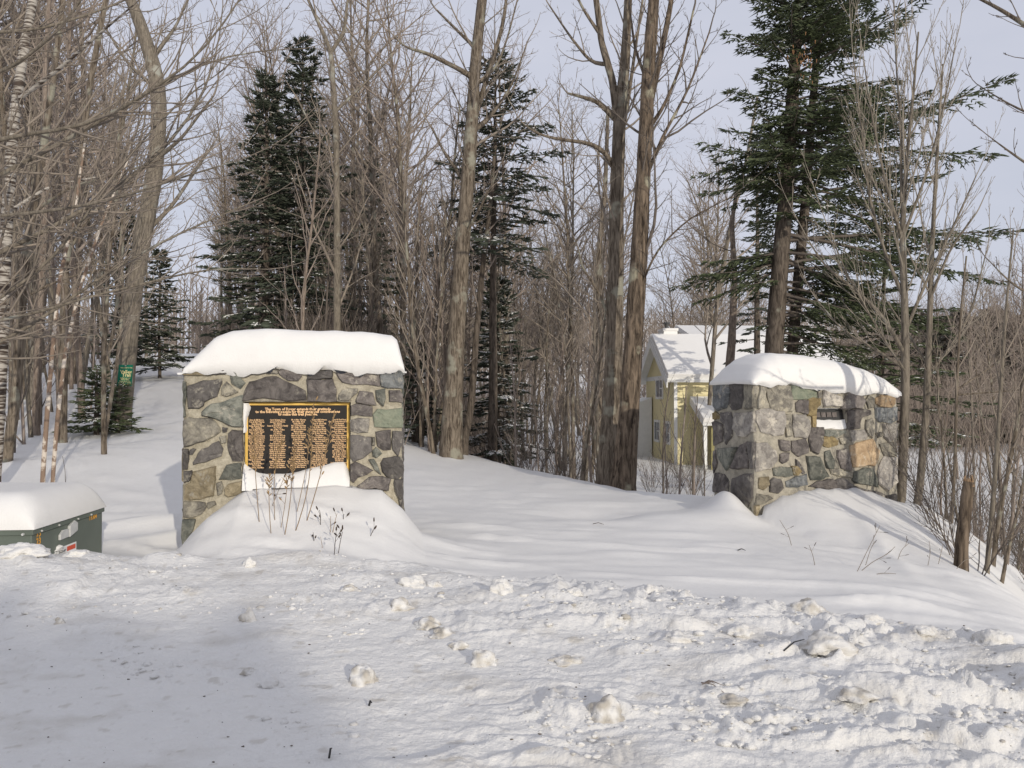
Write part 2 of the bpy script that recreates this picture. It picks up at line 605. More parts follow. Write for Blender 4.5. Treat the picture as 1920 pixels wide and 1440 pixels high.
def ground(X, Y, detail=True):
    X, Y = np.asarray(X, float), np.asarray(Y, float)
    wl_ = sstep((1 - X) / 9.0)
    far = np.maximum(0, Y - 8.5)
    up = wl_ * (0.088 * np.minimum(far, 60) + 0.03 * np.maximum(0, far - 60))
    up = up * np.where(Y > 0, 1, 0) + 0.05 * fbm(X * .25, Y * .25, 2)
    low = -1.35 - 0.05 * np.clip(X - 2, 0, 16) + 0.12 * fbm(X * .15 + 5, Y * .15, 3)
    low = low + 0.02 * np.maximum(0, Y - 45) + 0.09 * np.maximum(0, Y - 80)
    low = low + 1.5 * sstep((2 - Y) / 10)
    d = edge_dist(X, Y)
    k = sstep((d + 0.15) / (2.3 + 0.05 * np.clip(Y, 0, 100)))
    z = up * (1 - k) + low * k
    z = z - .24 * sstep((X - 2.7) / 2.0) * sstep((11.5 - Y) / 3) * (1 - k)
    # road side: ploughed bank
    B = yb(X) + 0.25 * gnoise(X * 1.1, Y * 0 + 3.3)
    rough = sstep((B + .15 - Y) / 0.5) * sstep((5.5 - np.abs(X)) / 2 + 1.5) * (1 - k)
    z = z + rough * (0.10 + 0.07 * np.exp(-((B - 1.0 - Y) / 0.9) ** 2))
    z = z + 0.30 * np.exp(-((X + 4.8) / 1.2) ** 2 - ((Y - 6.0) / 0.6) ** 2)
    # drifts at the left pillar
    rx, ry = X - FL.o.x, Y - FL.o.y
    u = rx * FL.u.x + ry * FL.u.y
    v = rx * FL.n.x + ry * FL.n.y
    pr = np.interp(u, [-.10, 0, .12, .3, .6, 1.1, 1.65, 1.95, 2.16, 2.35, 2.7, 3.1], [0, .02, .18, .37, .55, .56, .565, .53, .33, .10, .02, 0])
    fv = np.where(v > 0, np.clip(1 - v / 1.75, 0, 1) ** 1.35, np.clip(1 + v / .5, 0, 1) * sstep((u - .1) / .2))
    z = z + pr * fv * (1 + .06 * fbm(X * 2.2, Y * 2.2, 2))
    z = z + .10 * sstep((v + .3) / .6) * np.exp(-((u - 1.2) / 1.4) ** 2) * sstep((2.2 - v) / .8)
    # wind scoop left of the left pillar and little drifts behind the cabinet
    z = z - .07 * np.exp(-((u + .25) / .3) ** 2 - ((v + .2) / .6) ** 2)
    z = z + .13 * np.exp(-((X + 4.1) / .9) ** 2 - ((Y - 9.4 - .25 * (X + 4.1)) / .22) ** 2)
    z = z + .08 * np.exp(-((X + 3.7) / .6) ** 2 - ((Y - 8.75 - .4 * (X + 3.7)) / .15) ** 2)
    # drifts at the right pillar
    rx, ry = X - FR.o.x, Y - FR.o.y
    u = rx * FR.u.x + ry * FR.u.y
    v = rx * FR.n.x + ry * FR.n.y
    pr = np.interp(u, [-.05, .04, .18, .4, .75, 1.1, 1.5, 1.8, 2.1, 2.4, 2.8], [0, .05, .17, .30, .39, .40, .35, .26, .16, .12, 0])
    fv = np.where(v > 0, np.clip(1 - v / 2.3, 0, 1) ** 1.5, np.clip(1 + v / .4, 0, 1) * sstep((u - .1) / .2) * sstep((2.1 - u) / .2))
    z = z + pr * fv
    z = z + .27 * np.exp(-np.abs((u + .32 + .25 * v) / .27) ** 1.7 - ((v + .30) / .55) ** 2)
    z = z + .10 * np.exp(-((u + .9) / .8) ** 2 - ((v - .2) / .7) ** 2)
    z = z - .06 * np.exp(-((u + .04) / .1) ** 2 - ((v - .06) / .16) ** 2)
    z = z - .10 * np.exp(-((u + 1.9) / .8) ** 2 - ((v + .8) / .5) ** 2)
    # long sharp ridge running off to the lower right
    rd = (Y - (9.6 - 1.55 * (X - 3.9)))
    z = z + .035 * np.where(rd > 0, np.exp(-(rd / .55) ** 2), np.exp(-(rd / 1.1) ** 2)) * sstep((X - 3.2) / .8) * sstep((5.4 - X) / .8)
    z = z + .05 * np.exp(-((d + .5 + .12 * gnoise(Y * .9, X * 0 + 2)) / .13) ** 2) * sstep((X - 3.4) / .8) * sstep((10.5 - Y) / 1.5) * sstep((Y - 5) / 1)
    if detail:
        near = np.clip(1.6 - Y / 60, 0.3, 1)
        rip = fbm(X * .55 + 1.5 * gnoise(X * .4, Y * .4), Y * 2.6, 4, .55)
        rid = np.maximum(0, gnoise(X * .9 + 7 + .3 * Y, Y * 3.6 + .8 * X)) ** 2
        z = z + (1 - rough) * (1 - .5 * k) * near * (0.013 * rip + 0.062 * rid + 0.03 * np.clip((gnoise(X * .7 + 40, Y * 4.5 + .6 * X) - .38) * 4, 0, 1))
        wx = X + .18 * fbm(X * 2.1 + 4, Y * 2.1, 2)
        wy = Y + .14 * fbm(X * 1.9, Y * 2.3 + 8, 2)
        q1 = fbm(X * 1.1, Y * 2.4, 5, .52)
        patch = sstep(.45 + .9 * fbm(X * .8 + 9, Y * 1.5 + 2, 2))
        edge_z = np.exp(-((B - .9 - Y) / .95) ** 2)
        right = sstep((X + 2.0 - .35 * (Y - 4)) / 3.2)
        amp = (.36 + .68 * right) * (.55 + .45 * patch) + .50 * edge_z
        def plate(a, b, th): return np.clip((gnoise(a, b) - th) * 3.2, 0, 1) ** .8
        ch = .050 * plate(wx * 2.3 + 31, wy * 4.2 + 3, .28) + .030 * plate(wx * 4.9 + 2, wy * 8.3, .20) * (.4 + patch) \
            + .016 * plate(wx * 9.5, wy * 15 + 9, .12) * (.3 + patch) + .007 * plate(wx * 19, wy * 27 + 4, .05) * (.3 + patch)
        rg = 1 - np.abs(gnoise(wx * 1.6, wy * 5.3 + 2))
        z = z + rough * amp * (.034 * q1 + .018 * rg ** 4 + .70 * ch + .006 * fbm(wx * 14, wy * 20, 3, .6))
    return z


def gz(x, y, detail=False):
    return float(ground(np.array([x]), np.array([y]), detail)[0])


def build_ground():
    a_d = np.radians(np.linspace(-41, 41, 740))
    a_s = np.radians(np.concatenate([np.linspace(-180, -42, 70)]))
    a = np.concatenate([a_s, a_d, -a_s[::-1][:-1]])      # angle from +Y, clockwise
    # rows: fine where the ploughed snow is seen large
    rr = [0.4]
    while rr[-1] < 900:
        r = rr[-1]
        if r < 2.7: s = .12
        elif r < 14: s = max(.010, 1.5 * r * r / (804 * 1.45) * .92)
        else: s = min(.30 + (r - 14) * .028, 25)
        rr.append(r + s)
    r = np.array(rr)
    A, Rr = np.meshgrid(a, r)
    X, Y = np.sin(A) * Rr, np.cos(A) * Rr
    sh = X.shape
    X, Y = X.ravel(), Y.ravel()
    Z = ground(X, Y)
    B = yb(X)
    ro = sstep((B + .15 - Y) / .5)
    st = np.clip(fbm(X * 1.4 + 3, Y * 2.4 + 5, 5, .6) * 1.5 - .38, 0, 1) * .34
    spk = sstep((gnoise(X * 7 + 3, Y * 13) - .52) / .12) * .75
    spk2 = sstep((gnoise(X * 19, Y * 30 + 8) - .56) / .1) * .5
    di = ro * np.clip(st * .9 + spk * .5 + spk2 * .5, 0, .6)
    nr, nc = sh
    idx = np.arange(nr * nc).reshape(nr, nc)
    j2 = np.roll(idx, -1, axis=1)
    Q = np.stack([idx[:-1], idx[1:], j2[1:], j2[:-1]], -1).reshape(-1, 4)
    # centre fan
    V = np.stack([X, Y, Z], 1)
    V = np.vstack([V, [[0, 0, gz(0, 0)]]])
    c = len(V) - 1
    Tt = np.stack([np.full(nc, c), idx[0], j2[0]], -1)
    me = mesh_np("snow_ground", V, Q, Tt, True, {'dirt': np.append(di, 0), 'rough': np.append(ro, 0)})
    o = link_mesh("snow_ground", me, SNOWG)
    tag(o, "white snow covered ground, ploughed and lumpy in front, smooth behind", None, None, "structure")
    return len(Q)


print("ground quads", build_ground())


# ------------------------------------------------------------------ tubes and plants
class Tubes:
    def __init__(s):
        s.items = {}

    def add(s, pts, rad, k=None):
        r0 = float(rad[0])
        if k is None: k = 3 if r0 < .014 else 4 if r0 < .035 else 6 if r0 < .09 else 14
        s.items.setdefault((len(pts), k), []).append((pts, rad))

    def mesh(s, name, rough=0.0, flare=False):
        VV, QQ, b = [], [], 0
        for (n, k), L in s.items.items():
            P = np.array([np.asarray(p, float) for p, _ in L])
            Rd = np.array([np.asarray(r, float) for _, r in L])
            t = np.gradient(P, axis=1)
            t /= np.linalg.norm(t, axis=2)[..., None] + 1e-9
            mt = (P[:, -1] - P[:, 0])
            mt /= np.linalg.norm(mt, axis=1)[:, None] + 1e-9
            ref = np.where(np.abs(mt[:, 2:3]) > .75, np.array([[1.0, .1, 0]]), np.array([[0, .1, 1.0]]))
            a = np.cross(t, ref[:, None, :])
            a /= np.linalg.norm(a, axis=2)[..., None] + 1e-9
            c = np.cross(t, a)
            th = np.arange(k) * 2 * math.pi / k
            Rr = Rd[:, :, None] * np.ones(k)
            if rough and k >= 10:
                Z = P[:, :, 2][:, :, None]
                Rr = Rr * (1 + rough * gnoise(th[None, None, :] * 2.6 + P[:, :1, :1] * 3, Z * 1.3) + rough * .6 * gnoise(th[None, None, :] * 6.1, Z * 3.1 + 5))
            ring = P[:, :, None, :] + Rr[..., None] * (a[:, :, None, :] * np.cos(th)[None, None, :, None] + c[:, :, None, :] * np.sin(th)[None, None, :, None])
            B = len(L)
            VV.append(ring.reshape(-1, 3))
            id_ = np.arange(B * n * k).reshape(B, n, k) + b
            nx = np.roll(id_, -1, axis=2)
            QQ.append(np.stack([id_[:, :-1], nx[:, :-1], nx[:, 1:], id_[:, 1:]], -1).reshape(-1, 4))
            b += B * n * k
        return mesh_np(name, np.concatenate(VV), np.concatenate(QQ))


def unit(v):
    return v / (np.linalg.norm(v) + 1e-9)


def perp(d, az):
    a = np.cross(d, [0, 0, 1.0] if abs(d[2]) < .9 else [1.0, 0, 0])
    a = unit(a)
    b = np.cross(d, a)
    return a * math.cos(az) + b * math.sin(az)


NP = {1: 8, 2: 6, 3: 5, 4: 4}


def limb(T, p, d, L, r, lvl, o):
    n = NP.get(lvl, 4)
    st = L / (n - 1)
    P, D = [np.array(p, float)], [unit(np.array(d, float))]
    for i in range(n - 1):
        q = D[-1] + o['wig'] * NR.uniform(-1, 1, 3) + np.array([0, 0, o['up']])
        q = unit(q)
        P.append(P[-1] + q * st)
        D.append(q)
    rad = r * (1 - np.linspace(0, 1, n) * .82) + o['minr'] * .5
    T.add(P, rad)
    sub(T, P, D, rad, L, lvl, o)


def sub(T, P, D, rad, L, lvl, o, t0=.2, dens=1.0):
    if lvl >= o['max']: return
    n = len(P)
    ch = max(2, int(L / o['gap'][lvl] * dens))
    az = NR.uniform(0, 6.28)
    for i in range(ch):
        t = t0 + (1 - t0) * (i + NR.uniform(0, .9)) / ch
        t = min(t, .99)
        x = t * (n - 1)
        j = int(x)
        f = x - j
        j2 = min(j + 1, n - 1)
        p = P[j] * (1 - f) + P[j2] * f
        az += 2.4 + NR.uniform(-.4, .4)
        ang = math.radians(NR.uniform(*o['ang']))
        d = unit(np.array(D[j]) * math.cos(ang) + perp(D[j], az) * math.sin(ang))
        cl = L * o['rat'] * (1.08 - t * .75) * NR.uniform(.55, 1.15)
        cl = min(cl, o['cap'][lvl])
        cr = max(o['minr'], min(float(rad[j]) * .62, cl * o['thick']))
        limb(T, p, d, cl, cr, lvl + 1, o)


HARD = dict(wig=.17, up=.07, minr=.003, max=4, gap={0: .42, 1: .32, 2: .24, 3: .17}, ang=(28, 58), rat=.46, cap={0: 5, 1: 2.2, 2: 1.0, 3: .5}, thick=.014)


def opt(**k):
    o = dict(HARD)
    o.update(k)
    return o


def generic_tree(H, r, seed, o, first=.3, lean=.03, dens=1.0):
    global NR
    NR = np.random.RandomState(seed)
    n = 16
    P, D = [np.array([0, 0, -.4])], [unit(np.array([NR.uniform(-lean, lean) * 2, NR.uniform(-lean, lean) * 2, 1]))]
    for i in range(n - 1):
        q = unit(D[-1] + np.array([NR.uniform(-1, 1) * .05, NR.uniform(-1, 1) * .05, .03]))
        P.append(P[-1] + q * (H + .4) / (n - 1))
        D.append(q)
    x = np.linspace(0, 1, n)
    rad = r * (1 - x) ** .75 + .012
    rad[0] *= 1.35
    rad[1] *= 1.08
    Tt = Tubes()
    Tt.add(P, rad, 8 if r < .09 else 12)
    Tb = Tubes()
    sub(Tb, P, D, rad, H, 0, o, first, dens)
    return Tt.mesh("trunk", .10), Tb.mesh("crown")


def make_tree(name, tm, bm, bark, twig, loc=(0, 0, 0)):
    e = empty(name, loc)
    link_mesh("trunk", tm, bark, e)
    link_mesh("crown", bm, twig, e)
    return e


def spruce(trunk, zlo, zhi, lenf, nb, seed, sp=.13, sub_sp=.10, sl=.17, sw=.022, snow=.2, droop=-.10, skip=None, elev=None, hang=.30, ej=.12, rag=.6):
    """trunk: list of points; returns meshes for bare branch wood, needles, snow"""
    rs = np.random.RandomState(seed)
    tp = np.array(trunk, float)
    W = Tubes()
    p0, dd, ll, ww = [], [], [], []
    s0, sdr, sln, sww = [], [], [], []
    az = 0.0
    for i in range(nb):
        t = (i + rs.uniform(0, 1)) / nb
        z = zlo + (zhi - zlo) * t
        az += 2.4 + rs.uniform(-.5, .5)
        L = lenf(z, az % 6.2832) * rs.uniform(rag, 1.12)
        if L < .12: continue
        if skip and skip(z, az % 6.2832, rs): continue
        c = np.array([np.interp(z, tp[:, 2], tp[:, 0]), np.interp(z, tp[:, 2], tp[:, 1]), z])
        e0 = (elev(t) if elev else -.12 + .65 * t ** 2) + rs.uniform(-ej, ej)
        n = 8
        st = L / (n - 1)
        P = [c]
        h = az
        for k in range(n - 1):
            s = k / (n - 1)
            e = e0 + droop * L * s * .5 + .42 * max(0, s - .5)
            h += rs.uniform(-.08, .08)
            P.append(P[-1] + st * np.array([math.cos(h) * math.cos(e), math.sin(h) * math.cos(e), math.sin(e)]))
        P = np.array(P)
        rb = .010 + .009 * L
        W.add(P, np.linspace(rb, .004, n), 4)
        m = max(3, int(L / sp))
        clumpy = rs.uniform(0, 1)
        for k in range(m):
            s = .10 + .90 * (k + rs.uniform(0, 1)) / m
            if L > 2 and s < .28 and rs.rand() < .65: continue
            x = s * (n - 1)
            j = min(int(x), n - 2)
            f = x - j
            q = P[j] * (1 - f) + P[j + 1] * f
            ax = unit(P[j + 1] - P[j])
            sd_ = unit(np.cross(ax, [0, 0, 1]))
            for sg in (-1, 1):
                a2 = rs.uniform(.7, 1.1)
                d2 = unit(ax * math.cos(a2) + sd_ * sg * math.sin(a2) + np.array([0, 0, rs.uniform(-hang, .12)]))
                l2 = min(.85, (.36 * L * (1 - s) + .14)) * rs.uniform(.5, 1.1)
                n2 = max(2, int(l2 / sub_sp))
                up2 = unit(np.cross(sd_, ax)) if sg > 0 else unit(np.cross(sd_, ax))
                e2 = unit(np.cross(d2, up2))
                sn = rs.rand() < snow * (.3 + 1.4 * clumpy)
                for g in range(n2):
                    s2 = (g + .5) / n2
                    b = q + d2 * l2 * s2 + np.array([0, 0, -.05 * l2 * s2 * s2])
                    for sg2 in (-1, 1):
                        a3 = rs.uniform(.5, .95)
                        d3 = unit(d2 * math.cos(a3) + e2 * sg2 * math.sin(a3) + rs.uniform(-.22, .16) * up2)
                        l3 = sl * rs.uniform(.6, 1.2) * (1.1 - .5 * s2)
                        p0.append(b); dd.append(d3); ll.append(l3); ww.append(sw)
                        if sn and rs.rand() < .8:
                            s0.append(b + [0, 0, sw * .7]); sdr.append(d3); sln.append(l3 * .8); sww.append(sw * 1.1)
                p0.append(q + d2 * l2 * .6); dd.append(d2); ll.append(l2 * .5 + sl * .7); ww.append(sw)
    def sprigs(name, p0, dd, ll, ww, fl=1.0):
        p0, dd, ll, ww = np.array(p0), np.array(dd), np.array(ll), np.array(ww)
        a = np.cross(dd, [0, 0, 1.0])
        a /= np.linalg.norm(a, axis=1)[:, None] + 1e-9
        c = np.cross(a, dd)
        base = p0 - dd * (ll * .05)[:, None]
        tip = p0 + dd * ll[:, None]
        mid = p0 + dd * (ll * .35)[:, None]
        v = [base, tip]
        for k in range(3):
            th = 2 * math.pi * k / 3 + math.pi / 2
            v.append(mid + ww[:, None] * (a * math.cos(th) + c * math.sin(th) * fl))
        V = np.stack(v, 1)
        B = len(V)
        o_ = (np.arange(B) * 5)[:, None]
        tr = np.array([(0, 3, 2), (0, 4, 3), (0, 2, 4), (1, 2, 3), (1, 3, 4), (1, 4, 2)])
        T = (o_[:, :, None] + tr[None]).reshape(-1, 3)
        return mesh_np(name, V.reshape(-1, 3), None, T, False)
    nm = sprigs("needles", p0, dd, ll, ww)
    smm = sprigs("snow_load", s0, sdr, sln, sww, .5) if len(s0) > 5 else None
    return W.mesh("branches"), nm, smm


def make_spruce(name, loc, tr, r, zs, mats=(BARK_P, TWIG_D, NEEDLE), **kw):
    """tr: local trunk points"""
    e = empty(name, loc)
    T = Tubes()
    n = len(tr)
    rad = np.array([r * (1 - i / (n - 1)) ** .8 + .012 for i in range(n)])
    rad[0] *= 1.3
    T.add([np.array(p, float) for p in tr], rad, 12)
    link_mesh("trunk", T.mesh("trunk", .08), mats[0], e)
    b, nm, sm = spruce(tr, zs[0], zs[1], **kw)
    link_mesh("branches", b, mats[1], e)
    link_mesh("needles", nm, mats[2], e)
    if sm: link_mesh("snow_load", sm, SNOW, e)
    return e


def straight(H, n=12, lean=(0, 0), z0=-.4, wob=.04, seed=1):
    rs = random.Random(seed)
    x = y = 0
    out = []
    for i in range(n):
        t = i / (n - 1)
        x += rs.uniform(-1, 1) * wob * .5
        y += rs.uniform(-1, 1) * wob * .5
        out.append((lean[0] * t + x, lean[1] * t + y, z0 + (H - z0) * t))
    return out


# ------------------------------------------------------------------ stone pillars
def wall_body(fr, name, mort, zt0, zt1, zb, hole, hd, parent, step=.06):
    """front pieces round the hole, then the solid part behind; outline slightly uneven"""
    W, T = fr.W, fr.T
    u0, u1, z0, z1 = hole
    V, Q = [], []

    def ztop(u): return zt0 + (zt1 - zt0) * u / W

    def grid(fun, na, nb):
        b = len(V)
        for i in range(na + 1):
            for j in range(nb + 1):
                V.append(fun(i / na, j / nb))
        for i in range(na):
            for j in range(nb):
                a = b + i * (nb + 1) + j
                Q.append((a, a + 1, a + nb + 2, a + nb + 1))

    def N(L): return max(1, int(L / step))

    def rect(ua, ub, za, zb_):                  # piece of the front face
        tt = zb_ is None
        grid(lambda s, t: fr.P(ua + (ub - ua) * s, -.004, za + ((ztop(ua + (ub - ua) * s) if tt else zb_) - za) * t), N(ub - ua), N((zt0 if tt else zb_) - za))
    rect(0, u0, zb, None)
    rect(u1, W, zb, None)
    rect(u0, u1, zb, z0)
    rect(u0, u1, z1, None)
    # hole sides and back
    grid(lambda s, t: fr.P(u0, -.004 - hd * s, z0 + (z1 - z0) * t), 2, N(z1 - z0))
    grid(lambda s, t: fr.P(u1, -.004 - hd * s, z0 + (z1 - z0) * t), 2, N(z1 - z0))
    grid(lambda s, t: fr.P(u0 + (u1 - u0) * t, -.004 - hd * s, z0), 2, N(u1 - u0))
    grid(lambda s, t: fr.P(u0 + (u1 - u0) * t, -.004 - hd * s, z1), 2, N(u1 - u0))
    grid(lambda s, t: fr.P(u0 + (u1 - u0) * s, -.004 - hd, z0 + (z1 - z0) * t), N(u1 - u0), N(z1 - z0))
    # ends, back, top
    grid(lambda s, t: fr.P(0, -.004 - (T - .004) * s, zb + (ztop(0) - zb) * t), N(T), N(zt0 - zb))
    grid(lambda s, t: fr.P(W, -.004 - (T - .004) * s, zb + (ztop(W) - zb) * t), N(T), N(zt0 - zb))
    grid(lambda s, t: fr.P(W * s, -T, zb + (ztop(W * s) - zb) * t), N(W), N(zt0 - zb))
    grid(lambda s, t: fr.P(W * s, -.004 - (T - .004) * t, ztop(W * s)), N(W), N(T))
    out = []
    for p in V:
        q = mn.noise_vector(p * 6.0) * .011 + mn.noise_vector(p * 17.0) * .004
        out.append(p + q)
    import bmesh
    me = pymesh(name, out, Q, True)
    bm = bmesh.new()
    bm.from_mesh(me)
    bmesh.ops.remove_doubles(bm, verts=bm.verts, dist=.003)
    bmesh.ops.recalc_face_normals(bm, faces=bm.faces)
    bm.to_mesh(me)
    bm.free()
    return link_mesh(name, me, mort, parent)


def stone(poly, conv, mt, parent, proud=.030, rs=R):
    """poly in plane coordinates (a, b); conv(a, b, out) -> world point"""
    n = len(poly)
    cx = sum(p[0] for p in poly) / n
    cy = sum(p[1] for p in poly) / n
    ring = []
    for i in range(n):
        a, b = poly[i], poly[(i + 1) % n]
        L = math.hypot(b[0] - a[0], b[1] - a[1])
        ring.append(a)
        m = 2 if L > .16 else 1 if L > .05 else 0
        for k in range(m):
            t = (k + 1) / (m + 1)
            j = L * .05
            ring.append((a[0] + (b[0] - a[0]) * t + rs.uniform(-j, j), a[1] + (b[1] - a[1]) * t + rs.uniform(-j, j)))
    n = len(ring)
    size = max(max(p[0] for p in ring) - min(p[0] for p in ring), .05)
    h = proud * rs.uniform(.7, 1.3)
    tx, ty = rs.uniform(-.06, .06), rs.uniform(-.06, .06)
    V = []
    for s, base in ((1.0, -.03), (.975, h * .5), (.90, h), (.5, h * 1.2)):
        for p in ring:
            x, y = cx + (p[0] - cx) * s, cy + (p[1] - cy) * s
            hh = base
            if base > h * .9:
                hh += (x - cx) * tx * 1.6 + (y - cy) * ty * 1.6 + rs.uniform(-.008, .008)
            elif base > 0:
                hh += rs.uniform(-.003, .004)
            V.append(conv(x, y, hh))
    V.append(conv(cx, cy, h * 1.1 + rs.uniform(-.006, .008)))
    Fc = []
    for k in range(3):
        for i in range(n):
            j = (i + 1) % n
            Fc.append((k * n + i, k * n + j, (k + 1) * n + j, (k + 1) * n + i))
    for i in range(n):
        Fc.append((3 * n + i, 3 * n + (i + 1) % n, 4 * n))
    import bmesh
    me = pymesh("stone", V, Fc, False)
    bm = bmesh.new()
    bm.from_mesh(me)
    bmesh.ops.recalc_face_normals(bm, faces=bm.faces)
    if sum((f.normal.dot(f.calc_center_median() - Vector(V[0]) * 0 - Vector(conv(cx, cy, -1)))) for f in bm.faces) < 0:
        bmesh.ops.reverse_faces(bm, faces=bm.faces)
    bm.to_mesh(me)
    bm.free()
    return link_mesh("stone", me, mt, parent)


def zoomed(txt, sc, ox, oy):
    out = []
    for line in txt.strip().split('\n'):
        k, *pts = line.split()
        out.append((k, [(ox + float(a) / sc, oy + float(b) / sc) for a, b in (p.split(',') for p in pts)]))
    return out


def clip_cell(seeds, i, x0, x1, y0, y1, gap):
    poly = [(x0, y0), (x1, y0), (x1, y1), (x0, y1)]
    a = seeds[i]
    for j, b in enumerate(seeds):
        if j == i: continue
        dx, dy = b[0] - a[0], b[1] - a[1]
        L = math.hypot(dx, dy)
        mx, my = (a[0] + b[0]) / 2 - dx / L * gap, (a[1] + b[1]) / 2 - dy / L * gap
        f = lambda p: (p[0] - mx) * dx + (p[1] - my) * dy
        out = []
        for k in range(len(poly)):
            p, q = poly[k], poly[(k + 1) % len(poly)]
            fp, fq = f(p), f(q)
            if fp <= 0: out.append(p)
            if (fp < 0) != (fq < 0):
                t = fp / (fp - fq)
                out.append((p[0] + (q[0] - p[0]) * t, p[1] + (q[1] - p[1]) * t))
        poly = out
        if len(poly) < 3: return None
    return poly


def fill_face(conv, x0, x1, y0, y1, parent, keys, seed, cell=.27):
    rs = random.Random(seed)
    seeds = []
    nx, ny = max(2, int((x1 - x0) / cell)), max(2, int((y1 - y0) / cell))
    for i in range(nx):
        for j in range(ny):
            seeds.append((x0 + (i + .5 + rs.uniform(-.35, .35) + .25 * (j % 2)) * (x1 - x0) / nx, y0 + (j + .5 + rs.uniform(-.35, .35)) * (y1 - y0) / ny))
    for i in range(len(seeds)):
        p = clip_cell(seeds, i, x0 + .012, x1 - .012, y0, y1 - .012, .013)
        if p and len(p) >= 3:
            stone(p, conv, ST[rs.choice(keys)], parent, .02, rs)


LEFT = """t 66,318 150,320 235,343 237,356 160,358 70,354
d 238,318 330,318 350,343 300,350 240,350
g 350,335 385,325 438,400 412,432 362,405
p 425,315 520,318 522,340 480,350 445,368 425,360
d 528,326 625,328 627,346 530,346
p 635,335 660,322 750,325 768,360 745,388 690,385 665,370 642,350
p 440,450 470,395 560,368 620,365 690,400 780,445 785,498 425,506
d 805,330 825,320 940,322 950,345 945,372 805,376
p 803,385 950,380 972,440 972,505 808,505
p 975,340 1060,335 1215,325 1220,418 1010,395 990,370
b 1228,325 1362,318 1364,430 1240,420
d 105,420 190,390 295,380 298,400 270,480 200,512 195,532 170,547 110,547 105,490
m 300,430 330,395 395,455 330,480 300,470
g 190,570 245,525 400,480 420,475 420,655 370,655 270,610 190,590
m 80,625 110,605 235,610 285,665 285,690 200,740 85,772 76,700
d 306,660 335,665 330,687 312,690
m 290,715 325,710 325,750 300,755
p 340,700 360,680 418,685 420,855 365,855 345,810 335,750
d 135,865 185,790 280,745 305,790 295,830 240,850 140,878
d 70,790 105,792 110,850 100,905 73,905
d 114,795 130,785 150,790 130,820 116,820
g 288,965 330,885 415,872 415,960 360,970
d 80,920 125,915 130,935 112,975 82,985
t 135,925 200,910 262,895 262,970 255,1000 250,1060 180,1080 120,1085 85,1080 90,1000 120,985
m 270,990 300,980 310,1010 300,1050 280,1060
t 320,1020 340,995 415,980 415,1050 340,1068 320,1055
m 80,1098 200,1104 210,1130 180,1170 120,1190 80,1185
g 72,1205 130,1200 145,1205 140,1235 100,1330 72,1345
m 215,1105 260,1095 268,1115 225,1140
g 74,395 92,400 96,470 90,590 76,600 74,500
m 990,470 1010,440 1095,435 1095,460 1050,500 990,500
p 1090,500 1110,450 1185,460 1205,530 1140,525 1095,515
g 1205,445 1260,435 1262,490 1250,535 1215,500
p 1285,445 1345,445 1364,470 1360,515 1285,510
p 1060,535 1085,525 1180,540 1180,595 1060,590
l 1190,585 1215,555 1364,550 1366,660 1200,655
w 1055,620 1100,608 1165,612 1155,690 1100,695 1058,680
d 1055,720 1062,710 1175,720 1180,800 1130,840 1075,860 1055,830
p 1205,690 1290,680 1290,790 1250,795 1215,770
d 1305,685 1362,690 1360,740 1335,830 1305,790 1300,740
g 1185,800 1205,778 1240,815 1210,840 1188,830
g 1165,850 1195,850 1235,935 1200,910
d 1235,870 1250,845 1320,832 1362,845 1362,940 1330,965 1270,950 1245,920
p 1060,880 1085,865 1185,915 1150,940 1100,955 1075,985 1060,970
p 1100,1005 1165,955 1240,950 1290,965 1275,1030 1200,1015 1150,1020 1110,1025
d 1315,970 1362,968 1362,1070 1345,1085 1320,1030 1310,990
d 1340,1085 1362,1080 1355,1145 1348,1150
m 1183,720 1198,720 1198,768 1183,765"""

